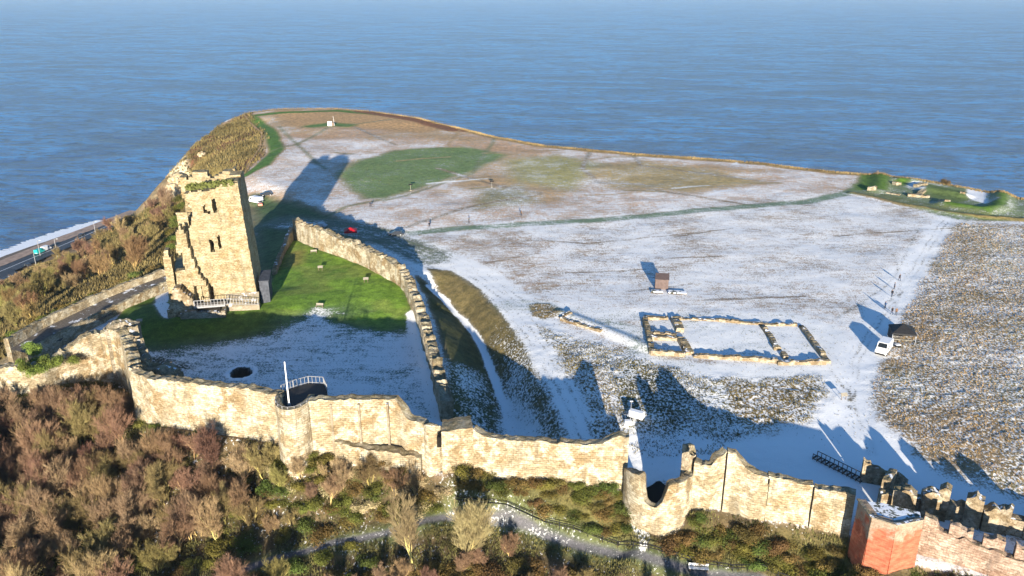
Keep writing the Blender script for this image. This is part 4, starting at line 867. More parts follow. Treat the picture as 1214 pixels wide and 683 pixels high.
def person(loc, rz, label, top='black', legs='navy', stride=.18, arm=.1, h=1.75, group=None):
    t = empty('person', loc, rz, label=label, cat='person', group=group)
    J = {'pel': (0, 0, .95), 'spine': (0, .01, 1.15), 'chest': (0, 0, 1.38), 'neck': (0, 0, 1.5), 'head': (0, -.01, 1.58), 'crown': (0, 0, 1.70)}
    R = {'pel': .15, 'spine': .135, 'chest': .16, 'neck': .06, 'head': .09, 'crown': .085}
    E = [('pel', 'spine'), ('spine', 'chest'), ('chest', 'neck'), ('neck', 'head'), ('head', 'crown')]
    for s, nm in ((-1, 'l'), (1, 'r')):
        k = s * stride
        J.update({nm + 'hip': (s * .10, 0, .88), nm + 'knee': (s * .11, -k * .5 - .02, .5), nm + 'ank': (s * .11, -k + .03, .09), nm + 'toe': (s * .12, -k - .13, .04),
                  nm + 'sho': (s * .20, 0, 1.42), nm + 'elb': (s * .26, k * .3 + .03, 1.14), nm + 'wri': (s * .25, k * .4 - arm, .92), nm + 'han': (s * .24, k * .4 - arm - .05, .84)})
        R.update({nm + 'hip': .10, nm + 'knee': .065, nm + 'ank': .05, nm + 'toe': .045, nm + 'sho': .075, nm + 'elb': .05, nm + 'wri': .038, nm + 'han': .035})
        E += [('pel', nm + 'hip'), (nm + 'hip', nm + 'knee'), (nm + 'knee', nm + 'ank'), (nm + 'ank', nm + 'toe'), ('chest', nm + 'sho'), (nm + 'sho', nm + 'elb'), (nm + 'elb', nm + 'wri'), (nm + 'wri', nm + 'han')]
        for q_i, (fx, fl_) in enumerate(((-.03, .07), (-.012, .085), (.008, .08), (.026, .065))):
            f1 = '%sf%d' % (nm, q_i); b_ = J[nm + 'han']; J[f1] = (b_[0] + fx * .6, b_[1] - .02 + fx, b_[2] - fl_); R[f1] = .009; E.append((nm + 'han', f1))
        J[nm + 'th'] = (J[nm + 'han'][0] - s * .02, J[nm + 'han'][1] - .05, J[nm + 'han'][2] - .03); R[nm + 'th'] = .01; E.append((nm + 'han', nm + 'th'))
    keys = list(J); me = bpy.data.meshes.new('body'); me.from_pydata([J[k] for k in keys], [(keys.index(a), keys.index(b)) for a, b in E], [])
    ob = bpy.data.objects.new('body', me); C.objects.link(ob); md = ob.modifiers.new('s', 'SKIN')
    for i, k in enumerate(keys): me.skin_vertices[0].data[i].radius = (R[k], R[k]); me.skin_vertices[0].data[i].use_root = (k == 'pel')
    sb = ob.modifiers.new('b', 'SUBSURF'); sb.levels = 1; sb.render_levels = 1
    bpy.context.view_layer.update(); ev = ob.evaluated_get(bpy.context.evaluated_depsgraph_get()); m2 = bpy.data.meshes.new_from_object(ev); bpy.data.objects.remove(ob)
    m2.materials.clear(); body = link('body', m2, [skin, cloth[top], cloth[legs], M['black']], t)
    for p in m2.polygons:
        c = p.center
        p.material_index = 3 if c.z < .11 else 2 if c.z < .93 and abs(c.x) < .19 else 1 if (c.z < 1.5 and not (c.z < .90)) else 0; p.use_smooth = True
    hb = MB(); n1_, n2_ = 8, 5; vv = [(.1 * math.cos(6.283 * i / n1_) * math.cos(j * .36), .02 + .11 * math.sin(6.283 * i / n1_) * math.cos(j * .36), 1.64 + .13 * math.sin(j * .36)) for j in range(n2_) for i in range(n1_)]
    hb.add(vv, [(j * n1_ + i, j * n1_ + (i + 1) % n1_, (j + 1) * n1_ + (i + 1) % n1_, (j + 1) * n1_ + i) for j in range(n2_ - 1) for i in range(n1_)] + [tuple(range((n2_ - 1) * n1_, n2_ * n1_))]); hb.build('hair', hairm, t)
    fc = MB(); fc.tube((0, -.09, 1.585), (0, -.125, 1.575), .018, .010, 6); fc.build('nose', skin, t)
    for s in (-1, 1): MB().tube((s * .033, -.085, 1.61), (s * .033, -.100, 1.61), .010, .008, 6).build('eye', M['black'], t)
    return t
v_ = gp(1047, 417); hd = gp(1040, 424) - gp(1056, 404); van(v_, math.atan2(-hd.x, hd.y), 'white van parked in the snow beside the black gazebo, facing the camera')
gz = gp(1068, 403); gazebo(gz, math.radians(-14), 'black gazebo tent at the edge of the brown tussocks with the van beside it', 4.2, 2.2, 1.3)
tb = gp(1064, 411); tbl = empty('gear_crate', tb, .2, label='low black and white crate on the snow between van and gazebo', cat='crate'); MB().box(-.5, .5, -.35, .35, 0, .4).build('crate_body', M['black'], tbl, bevel=.03); MB().box(-.5, .5, -.35, .35, .4, .5).build('crate_lid', M['white'], tbl)
for (x_, y_, rz, tp, lb) in ((1066, 333, .4, 'black', 'person in dark clothes farthest up the snowy drive'), (1060, 343, 1.0, 'navy', 'person in navy coat, second of the file walking down the snowy drive'), (1057, 352, 2.2, 'black', 'person in black leaning forward, third in the file on the snowy drive'), (1057, 373, .2, 'black', 'person in black standing just above the gazebo, left of the pair'), (1062, 374, 2.9, 'brown', 'person in a brown coat standing just above the gazebo, right of the pair'), (1049, 366, 1.5, 'blue', 'person in blue coat standing alone left of the pair above the gazebo')):
    person(gp(x_, y_), rz, lb, tp, 'navy' if tp == 'black' else 'black', stride=random.uniform(.05, .25))
for (x_, y_, rz, tp, lb) in ((509, 270, .6, 'black', 'distant person in black on the upper field, leftmost of three along the green track'), (556, 265, 1.2, 'olive', 'distant person in olive on the upper field, middle of three along the green track'), (618, 256, 2.0, 'brown', 'distant person in brown on the upper field, rightmost of three along the green track'), (439, 245, 1.0, 'navy', 'distant walker in navy at the corner of the mown green oval')):
    person(gp(x_, y_), rz, lb, tp, 'black', h=1.75)
# brown hut and its two low dark decks
hp = gp(785, 341); hut = empty('brown_cabin', hp, math.radians(-8), label='small brown flat fronted cabin alone on the snowy field', cat='cabin')
MB().box(-1.7, 1.3, -1.3, 1.3, -.1, 2.3).build('wall', M['brownpanel'], hut, bevel=.04)
MB().add([(-1.8, -1.4, 2.3), (1.4, -1.4, 2.3), (1.5, 1.5, 2.9), (-1.6, 1.5, 2.9), (-1.8, -1.4, 2.42), (1.4, -1.4, 2.42), (1.5, 1.5, 3.02), (-1.6, 1.5, 3.02)], [(0, 1, 2, 3), (7, 6, 5, 4), (0, 4, 5, 1), (1, 5, 6, 2), (2, 6, 7, 3), (3, 7, 4, 0)]).build('roof', M['brownpanel'], hut)
MB().box(1.3, 1.34, -.6, .5, 0, 1.9).build('door', M['black'], hut)
def lowdeck(px_, py_, w, d, lb):
    p = gp(px_, py_); t = empty('picnic_deck', p, math.radians(-10), label=lb, cat='deck', group='low decks by the cabin')
    MB().box(-w / 2, w / 2, -d / 2, d / 2, .25, .45).build('deck_top', M['snowroof'], t)
    for i in range(5): MB().bar((-w / 2 + (w - .2) * i / 4 + .1, -d / 2, 0), (-w / 2 + (w - .2) * i / 4 + .1, -d / 2, .3), .12).build('post', M['wood'], t)
    MB().box(-w / 2, w / 2, -d / 2 + .06, d / 2, -.1, .24).build('underframe', M['black'], t)
lowdeck(779, 347, 2.6, 1.2, 'smaller dark low deck just in front of the brown cabin'); lowdeck(803, 348, 4.0, 1.6, 'larger dark low deck to the right of the brown cabin')
# white trailer with mast
tp_ = gp(754, 497); tr = empty('white_trailer', tp_, math.radians(-30), label='white box trailer standing in shaded tussocks with a thin mast in front', cat='trailer'); tr.scale = (.8, .8, .8)
MB().box(-1.6, 1.6, -.8, .8, .6, 1.9, top=(-1.5, 1.5, -.6, .6)).build('trailer_body', M['white'], tr, bevel=.05)
for s in (-.8, .8): MB().tube((s, -.85, .35), (s, -.65, .35), .33, .33, 12).build('wheel', M['tyre'], tr)
MB().bar((-1.6, 0, .5), (-2.6, 0, .4), .09).build('drawbar', M['rail'], tr)
mp = gp(747, 503); ms = empty('lighting_mast', mp, label='thin grey mast on a small white box in front of the trailer', cat='mast'); MB().tube((0, 0, 0), (0, 0, 4.2), .07, .05, 8).build('pole', M['rail'], ms); MB().box(-.9, .2, -.4, .4, 0, .7).build('base_box', M['white'], ms, bevel=.03); MB().box(-.25, .25, -.1, .1, 4.1, 4.3).build('lamp_head', M['silver'], ms)
# vehicles behind the keep, cars in the shade
v2 = gp(305, 243); van(v2 + Vector((-1.5, 3, 0)), math.radians(60), 'white van half hidden at the right edge of the keep', L=5.6)
t2 = empty('service_buggy', v2 + Vector((1.5, -1.5, 0)), .3, label='small pinkish utility buggy parked before the white van beside the keep', cat='buggy')
MB().side([(-1.2, .4), (1.2, .4), (1.2, .9), (.3, 1.0), (-1.2, 1.0)], -.7, .7).build('body', M['orange'], t2, bevel=.05); MB().box(-.65, .65, -1.1, .2, 1.6, 1.7).build('canopy', M['black'], t2)
for sx in (-.6, .6):
    for sy in (-1.0, .1): MB().bar((sx, sy, .9), (sx, sy, 1.6), .06).build('roof_post', M['black'], t2)
    for sy in (-.8, .8): MB().tube((sx * 1.25, sy, .3), (sx * .95, sy, .3), .3, .3, 10).build('wheel', M['tyre'], t2)
van(gp(377, 272) + Vector((0, 2, 0)), math.radians(80), 'silver car parked in shade behind the left end of the curving ward wall', 'silver', 4.3, 1.8, cat='car')
van(gp(316, 232) , math.radians(110), 'dark car parked beyond the white van, behind the keep', 'darkcar', 4.3, 1.8, cat='car')
gazebo(gp(413, 290) + Vector((0, 4, 0)), .2, 'bright red pop up gazebo showing just above the curving ward wall', 3.2, 2.7, .9, 'redcloth', False)
van(gp(470, 279), math.radians(95), 'dark car parked in shade on the green track beyond the ward wall', 'darkcar', 4.3, 1.8, cat='car')
# ward furniture
def bench(px_, py_, rz, lb):
    t = empty('park_bench', gp(px_, py_), rz, label=lb, cat='bench', group='benches on the ward lawn'); t.scale = (.85, .85, .85)
    MB().box(-.9, .9, -.25, .25, .42, .48).build('seat', M['palewood'], t); MB().box(-.9, .9, .22, .28, .5, .95).build('backrest', M['palewood'], t)
    for s in (-.8, .8): MB().box(s - .05, s + .05, -.25, .28, 0, .42).build('leg', M['wood'], t)
bench(372, 300, .15, 'wooden bench nearest the curving wall on the lit green lawn'); bench(379, 364, -.1, 'wooden bench at the snow line on the lower green lawn')
def board(px_, py_, lb, name='information_board'):
    t = empty(name, gp(px_, py_), .2, label=lb, cat='sign', group='information boards')
    MB().add([(-.6, -.25, .8), (.6, -.25, .8), (.6, .25, 1.15), (-.6, .25, 1.15), (-.6, -.25, .86), (.6, -.25, .86), (.6, .25, 1.21), (-.6, .25, 1.21)], [(0, 1, 2, 3), (7, 6, 5, 4), (0, 4, 5, 1), (1, 5, 6, 2), (2, 6, 7, 3), (3, 7, 4, 0)]).build('panel', M['palewood'], t)
    for s in (-.4, .4): MB().bar((s, 0, 0), (s, 0, .95), .08).build('post', M['wood'], t)
board(380, 321, 'tilted information board in the middle of the sunlit green lawn'); board(434, 335, 'dark information board at the right side of the green lawn'); board(166, 385, 'pale information board beside the dark wall stump'); board(1000, 474, 'low dark board on the snow right of the middle tussocks')
for i, (x_, y_, lb) in enumerate(((487, 226, 'post sculpture standing at the lower edge of the mown green oval'), (583, 222, 'post sculpture standing on the field right of the mown green oval'))):
    t = empty('post_sculpture', gp(x_, y_), 0, label=lb, cat='sculpture', group='post sculptures'); t.scale = (.75, .75, .8); MB().tube((0, 0, 0), (0, 0, 2.4), .10, .07, 8).build('post', M['palewood'], t); MB().side([(-.2, 2.4), (.2, 2.4), (.5, 2.7), (.1, 2.85), (-.5, 2.6)], -.9, .9).build('head', M['black'], t); MB().box(-.4, .4, -.3, .3, 0, .2).build('base', M['palewood'], t)
# memorial hut at the far end
mh = gp(392, 149); mt_ = empty('survey_hut', mh, .1, label='small white hut with a dark side door and thin mast near the far cliff edge', cat='hut'); mt_.scale = (.55, .55, .6); MB().box(-2.4, 1.2, -1.3, 1.3, 0, 2.2).build('wall', M['white'], mt_); MB().side([(-1.5, 2.2), (1.5, 2.2), (0, 3.4)], -2.5, 1.3).build('roof', M['white'], mt_); MB().box(1.2, 3.2, -1.2, 1.2, 0, 2.6).build('side_bay', M['wood'], mt_); MB().tube((3.4, 0, 0), (2.6, 0, 7.5), .14, .08, 6).build('mast', M['white'], mt_)
# timber steps in the shaded snow
sA, sB = gp(966, 543), gp(1022, 571); sw2 = empty('timber_steps', sA, label='dark timber railed steps descending through shaded snow to the gateway ruin', cat='steps')
d_ = (sB - sA); L_ = d_.length; dn = d_.normalized(); sd2 = Vector((-dn.y, dn.x, 0)) * .6
for s in (-1, 1):
    mb = MB(); 
    for k in (.2, .95): mb.bar(sA + sd2 * s + Vector((0, 0, k)), sB + sd2 * s + Vector((0, 0, k)), .07, .09)
    cwp(mb.build('side_rail', M['black']), sw2)
for i in range(12):
    p = sA + dn * (L_ * i / 11); mb = MB(); mb.bar(p + sd2 + Vector((0, 0, .2)), p - sd2 + Vector((0, 0, .2)), .22, .12); cwp(mb.build('tread', M['black']), sw2)
    for s in (-1, 1): mb = MB(); mb.bar(p + sd2 * s + Vector((0, 0, -.2)), p + sd2 * s + Vector((0, 0, 1.0)), .09); cwp(mb.build('post', M['wood']), sw2)
# path handrail below the walls
hr = empty('handrail', gp(700, 646), label='dark handrail following the snowy footpath along the bottom bank', cat='handrail')
pp = [gp(*p) + Vector((0, .9, 0)) for p in lpath[5:]]
mb = MB(); ps = MB()
for a, b in zip(pp, pp[1:]):
    n = max(2, int((b - a).length / 1.8))
    for i in range(n):
        p, q2 = a.lerp(b, i / n), a.lerp(b, (i + 1) / n); p = G(p.x, p.y); q2 = G(q2.x, q2.y)
        for k in (.55, 1.05): mb.bar(p + Vector((0, 0, k)), q2 + Vector((0, 0, k)), .09)
        ps.bar(p + Vector((0, 0, -.2)), p + Vector((0, 0, 1.1)), .09)
cwp(mb.build('rail', M['black']), hr); cwp(ps.build('post', M['black']), hr)
bp = gp(828, 677); bn = empty('slatted_bench', bp, -.1, label='pale slatted bench beside the lower footpath near the bottom edge', cat='bench')
for k in (0, .16, .32): MB().box(-1.3, 1.3, -.25 + k, -.13 + k, .45, .52).build('seat_slat', M['white'], bn)
MB().box(-1.3, 1.3, .28, .34, .6, 1.0).build('backrest', M['white'], bn)
for s in (-1.15, 1.15): MB().box(s - .06, s + .06, -.25, .3, 0, .45).build('leg', M['wood'], bn)
# coast road traffic and lamps
def on_road(px_, py_): p = at(px_, py_, RZ + .5); return p
rdir = (rd[3] - rd[1]).normalized(); ra = math.atan2(-rdir.x, rdir.y)
van(on_road(47, 300) , ra, 'turquoise van driving on the coast road by the sea', 'teal', 5.6, 2.3, 2.5); van(on_road(55, 296.5), ra, 'white van directly ahead of the turquoise van on the coast road', 'white', 5.5, 2.4, 2.6)
van(on_road(97, 279.5), ra, 'dark car on the coast road beyond the turquoise van', 'darkcar', 4.6, 1.9, cat='car'); van(at(33, 315, RZ + .5), ra + 1.2, 'dark car in the roadside lay by', 'darkcar', 4.6, 1.9, cat='car'); van(at(14, 330, RZ + .5), ra + 1.3, 'silver car in the corner car park at the left edge', 'silver', 4.6, 1.9, cat='car'); van(at(5, 333, RZ + .5), ra + 1.3, 'dark car in the corner car park at the left edge', 'darkcar', 4.6, 1.9, cat='car')
for i, (x_, y_, lb) in enumerate(((48, 304, 'street lamp beside the turquoise van'), (68, 302, 'street lamp between the turquoise van and the far car'), (44, 320, 'street lamp nearest the corner car park'), (114, 280, 'street lamp farthest along the coast road'))):
    t = empty('street_lamp', at(x_, y_, RZ), ra, label=lb, cat='street lamp', group='street lamps on the coast road'); MB().tube((0, 0, -1), (0, 0, 9), .22, .14, 8).build('post', M['rail'], t); MB().bar((0, 0, 9), (1.6, 0, 9.3), .16).build('arm', M['rail'], t); MB().box(1.3, 2.3, -.2, .2, 9.15, 9.35).build('lamp_head', M['lamp'], t)
strip('car_park', [at(-30, 345, RZ), at(30, 325, RZ)], 22, M['asphalt'], .46)
# fences along the cliff path
def fence(pxs, lb, h=1.2, sp=2.5, z=None):
    pts = [gp(*p) if z is None else at(p[0], p[1], z) for p in pxs]; t = empty('post_fence', pts[0], label=lb, cat='fence'); a_ = MB(); b_2 = MB()
    for a, b in zip(pts, pts[1:]):
        n = max(1, int((b - a).length / sp))
        for i in range(n):
            p, q2 = a.lerp(b, i / n), a.lerp(b, (i + 1) / n); p = G(p.x, p.y); q2 = G(q2.x, q2.y); a_.bar(p - Vector((0, 0, .3)), p + Vector((0, 0, h)), .14)
            for k in (.45, .95): b_2.bar(p + Vector((0, 0, k)), q2 + Vector((0, 0, k)), .05)
    cwp(a_.build('posts', M['wood']), t); cwp(b_2.build('wires', M['wood']), t)
fence([(288, 137), (300, 150), (311, 160), (309, 175), (300, 190), (292, 203)], 'post fence curving between brown headland slope and green cliff path')
fence([(p[0], p[1] + 2.2) for p in rim[5:18]], 'long post and wire fence along the far cliff edge')

# pale rock outcrops on the cliff left of the keep
def outcrop(p, sz, seed, lb):
    bm = bmesh.new(); bmesh.ops.create_icosphere(bm, subdivisions=4, radius=1.0)
    for v in bm.verts:
        n = float(fbm(v.co.x * 2 + seed * 3, v.co.y * 2 + v.co.z * 2 + seed, 1.6, 4)); q = v.co * (1 + n * 1.1); q.z = q.z * 1.0 + round(q.z * 3) * .06; v.co = Vector((q.x * sz[0], q.y * sz[1], q.z * sz[2]))
    me = bpy.data.meshes.new('cliff_outcrop'); bm.to_mesh(me); bm.free(); o = link('cliff_outcrop', me, M['rock']); o.location = p; tag(o, lb, 'rock', 'pale outcrops on the cliff')
M['rock'] = stone('cliff_rock', (.34, .24, .13), (.45, .36, .23), (.60, .53, .40), bricks=False, dark=.8)
outcrop(gp(212, 216), (4.5, 4, 3), 1, 'pale rock outcrop at the head of the cliff, highest beside the keep'); outcrop(gp(208, 229), (4, 4, 3.4), 2, 'ochre rock outcrop lower on the cliff, left of the keep'); outcrop(gp(240, 184), (2.2, 2, 1.6), 3, 'small pale boulder out on the grassy headland slope'); outcrop(gp(221, 220), (5, 4, 3), 4, 'broad pale rock outcrop touching the keep outline')
#VEGETATION
# ------------------------------------------------------------------ vegetation
def twig_mat(name, a, b):
    m, nt, bs = newmat(name); g = NT(nt); oi = g.n('ShaderNodeObjectInfo'); P = g.n('ShaderNodeTexCoord').outputs['Object']
    n = g.noise(P, .6, 3); c = g.mix(g.step(n, .35, .65), a, b); c = g.mix(1.0, c, oi.outputs['Color'], 'MULTIPLY')
    v = g.math('ADD', .75, g.math('MULTIPLY', oi.outputs['Random'], .5)); hs_ = g.n('ShaderNodeHueSaturation'); g.l(c, hs_.inputs['Color']); g.l(v, hs_.inputs['Value']); g.l(g.math('ADD', .485, g.math('MULTIPLY', oi.outputs['Random'], .03)), hs_.inputs['Hue'])
    g.l(hs_.outputs[0], bs.inputs['Base Color']); return m
M['twig'] = twig_mat('bare_twigs', (.46, .36, .29), (.72, .60, .47)); M['bark'] = twig_mat('pale_bark', (.50, .42, .30), (.66, .58, .40)); M['leaf'] = twig_mat('bush_leaves', (.45, .45, .30), (.95, .92, .75))
def bare_tree_mesh(seed, Hh, twn, lean=0.35, tw=.035):
    r = random.Random(seed); T = MB(); K = MB()
    def rdir(d, a):
        v = Vector((r.gauss(0, 1), r.gauss(0, 1), r.gauss(0, 1))); v = (v - d * v.dot(d)).normalized(); return (d * math.cos(a) + v * math.sin(a)).normalized()
    def twig(p, d, L, w):
        s = d.cross(Vector((r.gauss(0, 1), r.gauss(0, 1), r.gauss(0, 1)))).normalized() * w; m = p + d * L * .5 + Vector((0, 0, L * .06)); e = p + rdir(d, .25) * L
        K.add([p - s, p + s, m + s * .7, m - s * .7, e], [(0, 1, 2, 3), (3, 2, 4)])
    def grow(p, d, L, rad, lv):
        seg = 3 if lv < 2 else 2; pts = [p]
        for i in range(seg):
            d = (rdir(d, r.uniform(.05, .22)) + Vector((0, 0, .16))).normalized(); q_ = p + d * L / seg
            (T if lv < 2 else K).tube(p, q_, rad * (1 - i / seg * .4), rad * (1 - (i + 1) / seg * .4), 5 if lv < 1 else 3, cap=False); p = q_; pts.append(p)
            if lv < 3:
                nn = (2, 3, 3)[lv] + r.randint(0, 1)
                if lv == 0 and i == 0: nn = 1
                for _ in range(nn): grow(p, rdir(d, r.uniform(.35, .8)), L * r.uniform(.45, .68), rad * .5, lv + 1)
        if lv >= 2:
            for k in range(twn):
                b_ = pts[r.randint(0, len(pts) - 2)].lerp(pts[-1], r.random()); twig(b_, (rdir(d, r.uniform(.2, .8)) + Vector((0, 0, .45))).normalized(), L * r.uniform(.45, 1.0), tw)
    for s in range(r.randint(2, 4)): a = r.uniform(0, 6.28); grow(Vector((math.cos(a) * .25, math.sin(a) * .25, -.6)), Vector((math.cos(a) * lean, math.sin(a) * lean, 1)).normalized(), Hh * r.uniform(.46, .60), Hh * .014, 0)
    return T, K
tree_vars = []
def make_tree(seed, Hh, twn, tw, hide=True):
    T, K = bare_tree_mesh(seed, Hh, twn, tw=tw); t = empty('bare_tree', (0, 0, -500)); T.build('trunk', M['bark'], t); K.build('crown', M['twig'], t); return t
for s in range(5): tree_vars.append(make_tree(100 + s, 7.5, 9, .012))
far_vars = [make_tree(200 + s, 7.5, 4, .035) for s in range(3)]
def shrub_mesh(seed, R_, Hh, n, ls):
    r = random.Random(seed); mb = MB(); lobes = [(Vector((r.uniform(-.6, .6) * R_, r.uniform(-.6, .6) * R_, r.uniform(.2, .6) * Hh)), r.uniform(.3, .6)) for _ in range(9)]
    for i in range(n):
        c, q_ = r.choice(lobes); d = Vector((r.gauss(0, 1), r.gauss(0, 1), r.gauss(0, 1))).normalized(); rad = r.random() ** .35; p = c + Vector((d.x * R_, d.y * R_, d.z * Hh * .8)) * q_ * rad
        if p.z < 0: p.z *= -.4
        nrm = (d + Vector((r.gauss(0, .6), r.gauss(0, .6), r.gauss(0, .6)))).normalized(); a = nrm.orthogonal().normalized(); b_ = nrm.cross(a); s = ls * r.uniform(.6, 1.5); th = r.uniform(0, 6.28)
        A_, B_ = a * math.cos(th) + b_ * math.sin(th), b_ * math.cos(th) - a * math.sin(th); mb.add([p - A_ * s, p + B_ * s * .5, p + A_ * s, p - B_ * s * .6], [(0, 1, 2, 3)])
    st = MB()
    for i in range(7): c = r.choice(lobes)[0]; st.tube((0, 0, -.3), c, .05, .02, 4, cap=False)
    return mb, st
def make_shrub(seed, R_, Hh, n, ls):
    a, b_ = shrub_mesh(seed, R_, Hh, n, ls); t = empty('shrub', (0, 0, -500)); a.build('foliage', M['leaf'], t); b_.build('stem', M['bark'], t); return t
sh_vars = [make_shrub(300 + s, 2.6, 2.0, 2600, .11) for s in range(4)]
used = {}
def put(var, p, rz, sc, col, label, group, cat, name=None):
    if var.name not in used: used[var.name] = 1; t = var; kids = list(t.children)
    else: t = copy_tree(var); kids = list(t.children)
    t.location = p; t.rotation_euler = (0, 0, rz); t.scale = (sc[0], sc[0], sc[1]); tag(t, label, cat, group)
    for k in kids: k.color = (min(1, col[0] * 2 + .1), min(1, col[1] * 2 + .12), min(1, col[2] * 1.6 + .08), 1) if k.name.startswith('trunk') else col
    return t
def in_px(poly, x, y):
    c = False
    for (x1, y1), (x2, y2) in zip(poly, poly[1:] + poly[:1]):
        if (y1 > y) != (y2 > y) and x < (x2 - x1) * (y - y1) / (y2 - y1) + x1: c = not c
    return c
LP_ = [gp(*p) for p in lpath]
def pdist(x, y):
    best = 99
    for a, b_ in zip(LP_, LP_[1:]):
        dx, dy = b_.x - a.x, b_.y - a.y; t = max(0, min(1, ((x - a.x) * dx + (y - a.y) * dy) / (dx * dx + dy * dy + 1e-9))); best = min(best, math.hypot(x - a.x - t * dx, y - a.y - t * dy))
    return best
def scatter(poly, n, dmin, seed, pathclear=0):
    r = random.Random(seed); xs = [p[0] for p in poly]; ys = [p[1] for p in poly]; W_ = [gp(*p) for p in poly]; out = []
    wx0, wx1 = min(p.x for p in W_), max(p.x for p in W_); wy0, wy1 = min(p.y for p in W_), max(p.y for p in W_); Wp = [(p.x, p.y) for p in W_]; tries = 0
    while len(out) < n and tries < n * 60:
        tries += 1; x, y = r.uniform(wx0, wx1), r.uniform(wy0, wy1)
        if not in_px(Wp, x, y) or (pathclear and pdist(x, y) < pathclear) or any((x - a) ** 2 + (y - b_) ** 2 < dmin ** 2 for a, b_, _ in out): continue
        out.append((x, y, sample(x, y)))
    return out
def grove(poly, n, dmin, seed, vars_, cols, smin, smax, label, group):
    r = random.Random(seed)
    for x, y, z in scatter(poly, n, dmin, seed, 4.5 if vars_ is tree_vars else 1.6):
        s = r.uniform(smin, smax); c = r.choice(cols); put(r.choice(vars_), (x, y, z - .2), r.uniform(0, 6.28), (s, s * r.uniform(.85, 1.15)), (c[0], c[1], c[2], 1), label, group, 'shrub' if vars_ is sh_vars else 'tree')
red_ = [(.40, .28, .23), (.36, .26, .21), (.42, .33, .23), (.36, .33, .18), (.44, .36, .27)]; tan_ = [(.50, .42, .28), (.42, .33, .24), (.40, .39, .20), (.36, .37, .16)]; oliv = [(.34, .35, .15), (.42, .36, .18), (.38, .28, .18)]
near_r = random.Random
grove([(-60, 500), (20, 482), (100, 478), (140, 495), (156, 525), (320, 560), (300, 640), (150, 640), (-80, 640)], 108, 2.1, 1, tree_vars, red_, .55, .95, 'bare russet winter tree in the dense wood below the left curtain wall', 'russet bare trees below the left curtain wall')
grove([(-150, 640), (150, 640), (300, 640), (330, 690), (320, 760), (-150, 760)], 52, 2.7, 2, tree_vars, tan_ + red_, .5, .9, 'bare tan winter tree near the bottom left corner', 'tan bare trees in the bottom left corner')
grove([(330, 565), (500, 580), (500, 615), (380, 640), (320, 640)], 15, 2.6, 3, tree_vars, tan_ + red_, .4, .65, 'thin bare tree below the platform turret', 'thin bare trees below the platform turret')
grove([(400, 690), (560, 650), (700, 675), (900, 720), (380, 740)], 22, 2.8, 4, tree_vars, red_, .35, .62, 'thin bare tree on the near side of the snowy footpath', 'thin bare trees on the near side of the footpath')
grove([(-40, 410), (20, 396), (100, 350), (185, 315), (190, 300), (110, 320), (0, 372)], 30, 4.5, 5, tree_vars, tan_ + oliv, .8, 1.15, 'bare olive brown tree on the slope beside the causeway', 'bare trees on the slope beside the causeway')
grove([(-40, 372), (0, 345), (60, 318), (110, 290), (150, 262), (195, 232), (205, 240), (195, 285), (110, 325), (0, 380)], 70, 5, 6, far_vars, tan_ + red_ + oliv, .6, .95, 'bare tree low on the wooded slope above the coast road', 'bare trees on the slope above the coast road')
ol = [(.13, .14, .035), (.17, .15, .04), (.20, .14, .055), (.11, .15, .04)]; br2 = [(.20, .13, .06), (.22, .15, .06), (.16, .13, .05)]
grove([(540, 565), (600, 568), (740, 592), (752, 625), (700, 640), (600, 612), (540, 600)], 95, 1.15, 7, sh_vars, ol + br2, .5, .8, 'olive bramble shrub on the bank below the middle curtain wall', 'shrubs below the middle curtain wall')
grove([(830, 612), (1010, 648), (1040, 690), (1000, 700), (860, 680), (790, 650)], 110, 1.15, 8, sh_vars, ol + br2, .5, .85, 'brown green bramble shrub on the bank below the right curtain wall', 'shrubs below the right curtain wall')
grove([(320, 545), (500, 562), (540, 600), (420, 615), (320, 600)], 55, 1.5, 9, sh_vars, ol + tan_[:1], .6, .9, 'olive shrub on the bank below the platform turret', 'shrubs below the platform turret')
grove([(0, 500), (140, 500), (320, 570), (300, 690), (-60, 690)], 45, 3, 14, sh_vars, [(.13, .16, .04), (.20, .19, .06), (.16, .11, .05)], .5, .85, 'green undershrub between the bare trees of the dense wood at lower left', 'undershrubs in the lower left wood')
grove([(300, 620), (460, 610), (440, 690), (200, 690)], 20, 3, 10, sh_vars, ol, .6, .9, 'green shrub under the bare trees left of the footpath', 'shrubs under the bare trees left of the footpath')
grove([(560, 660), (760, 692), (740, 760), (450, 760), (420, 690)], 50, 1.8, 11, sh_vars, br2, .6, .9, 'dark brown shrub between the footpath and the bottom edge', 'shrubs between footpath and bottom edge')
grove([(1080, 672), (1214, 702), (1214, 730), (1080, 710)], 12, 1.8, 12, sh_vars, ol, .5, .8, 'green shrub at the foot of the pinkish barbican wall', 'shrubs at the foot of the pinkish wall')
grove([(-20, 425), (20, 396), (100, 352), (185, 318), (205, 262), (208, 232), (222, 240), (218, 290), (190, 330), (120, 356)], 40, 3, 13, sh_vars, ol + [(.16, .2, .05)], .8, 1.2, 'olive shrub on the steep bank between causeway, keep and sea slope', 'shrubs on the bank left of the keep')
r_ = random.Random(5)
for i in range(14):      # ivy smothering the low wall
    p = at(r_.uniform(30, 84), r_.uniform(412, 440), 4.6); put(r_.choice(sh_vars), (p.x, p.y, 3.6 + r_.uniform(0, 1.2)), r_.uniform(0, 6), (.6, .8), (.19, .25, .06, 1), 'bright green ivy mass smothering the low wall at the lower end of the causeway', 'ivy masses on the low wall', 'ivy')
put(sh_vars[0], gp(1122, 219), 0, (.7, 1.1), (.12, .08, .05, 1), 'lone dark round bush on the cliff edge beside the signal station', None, 'bush')
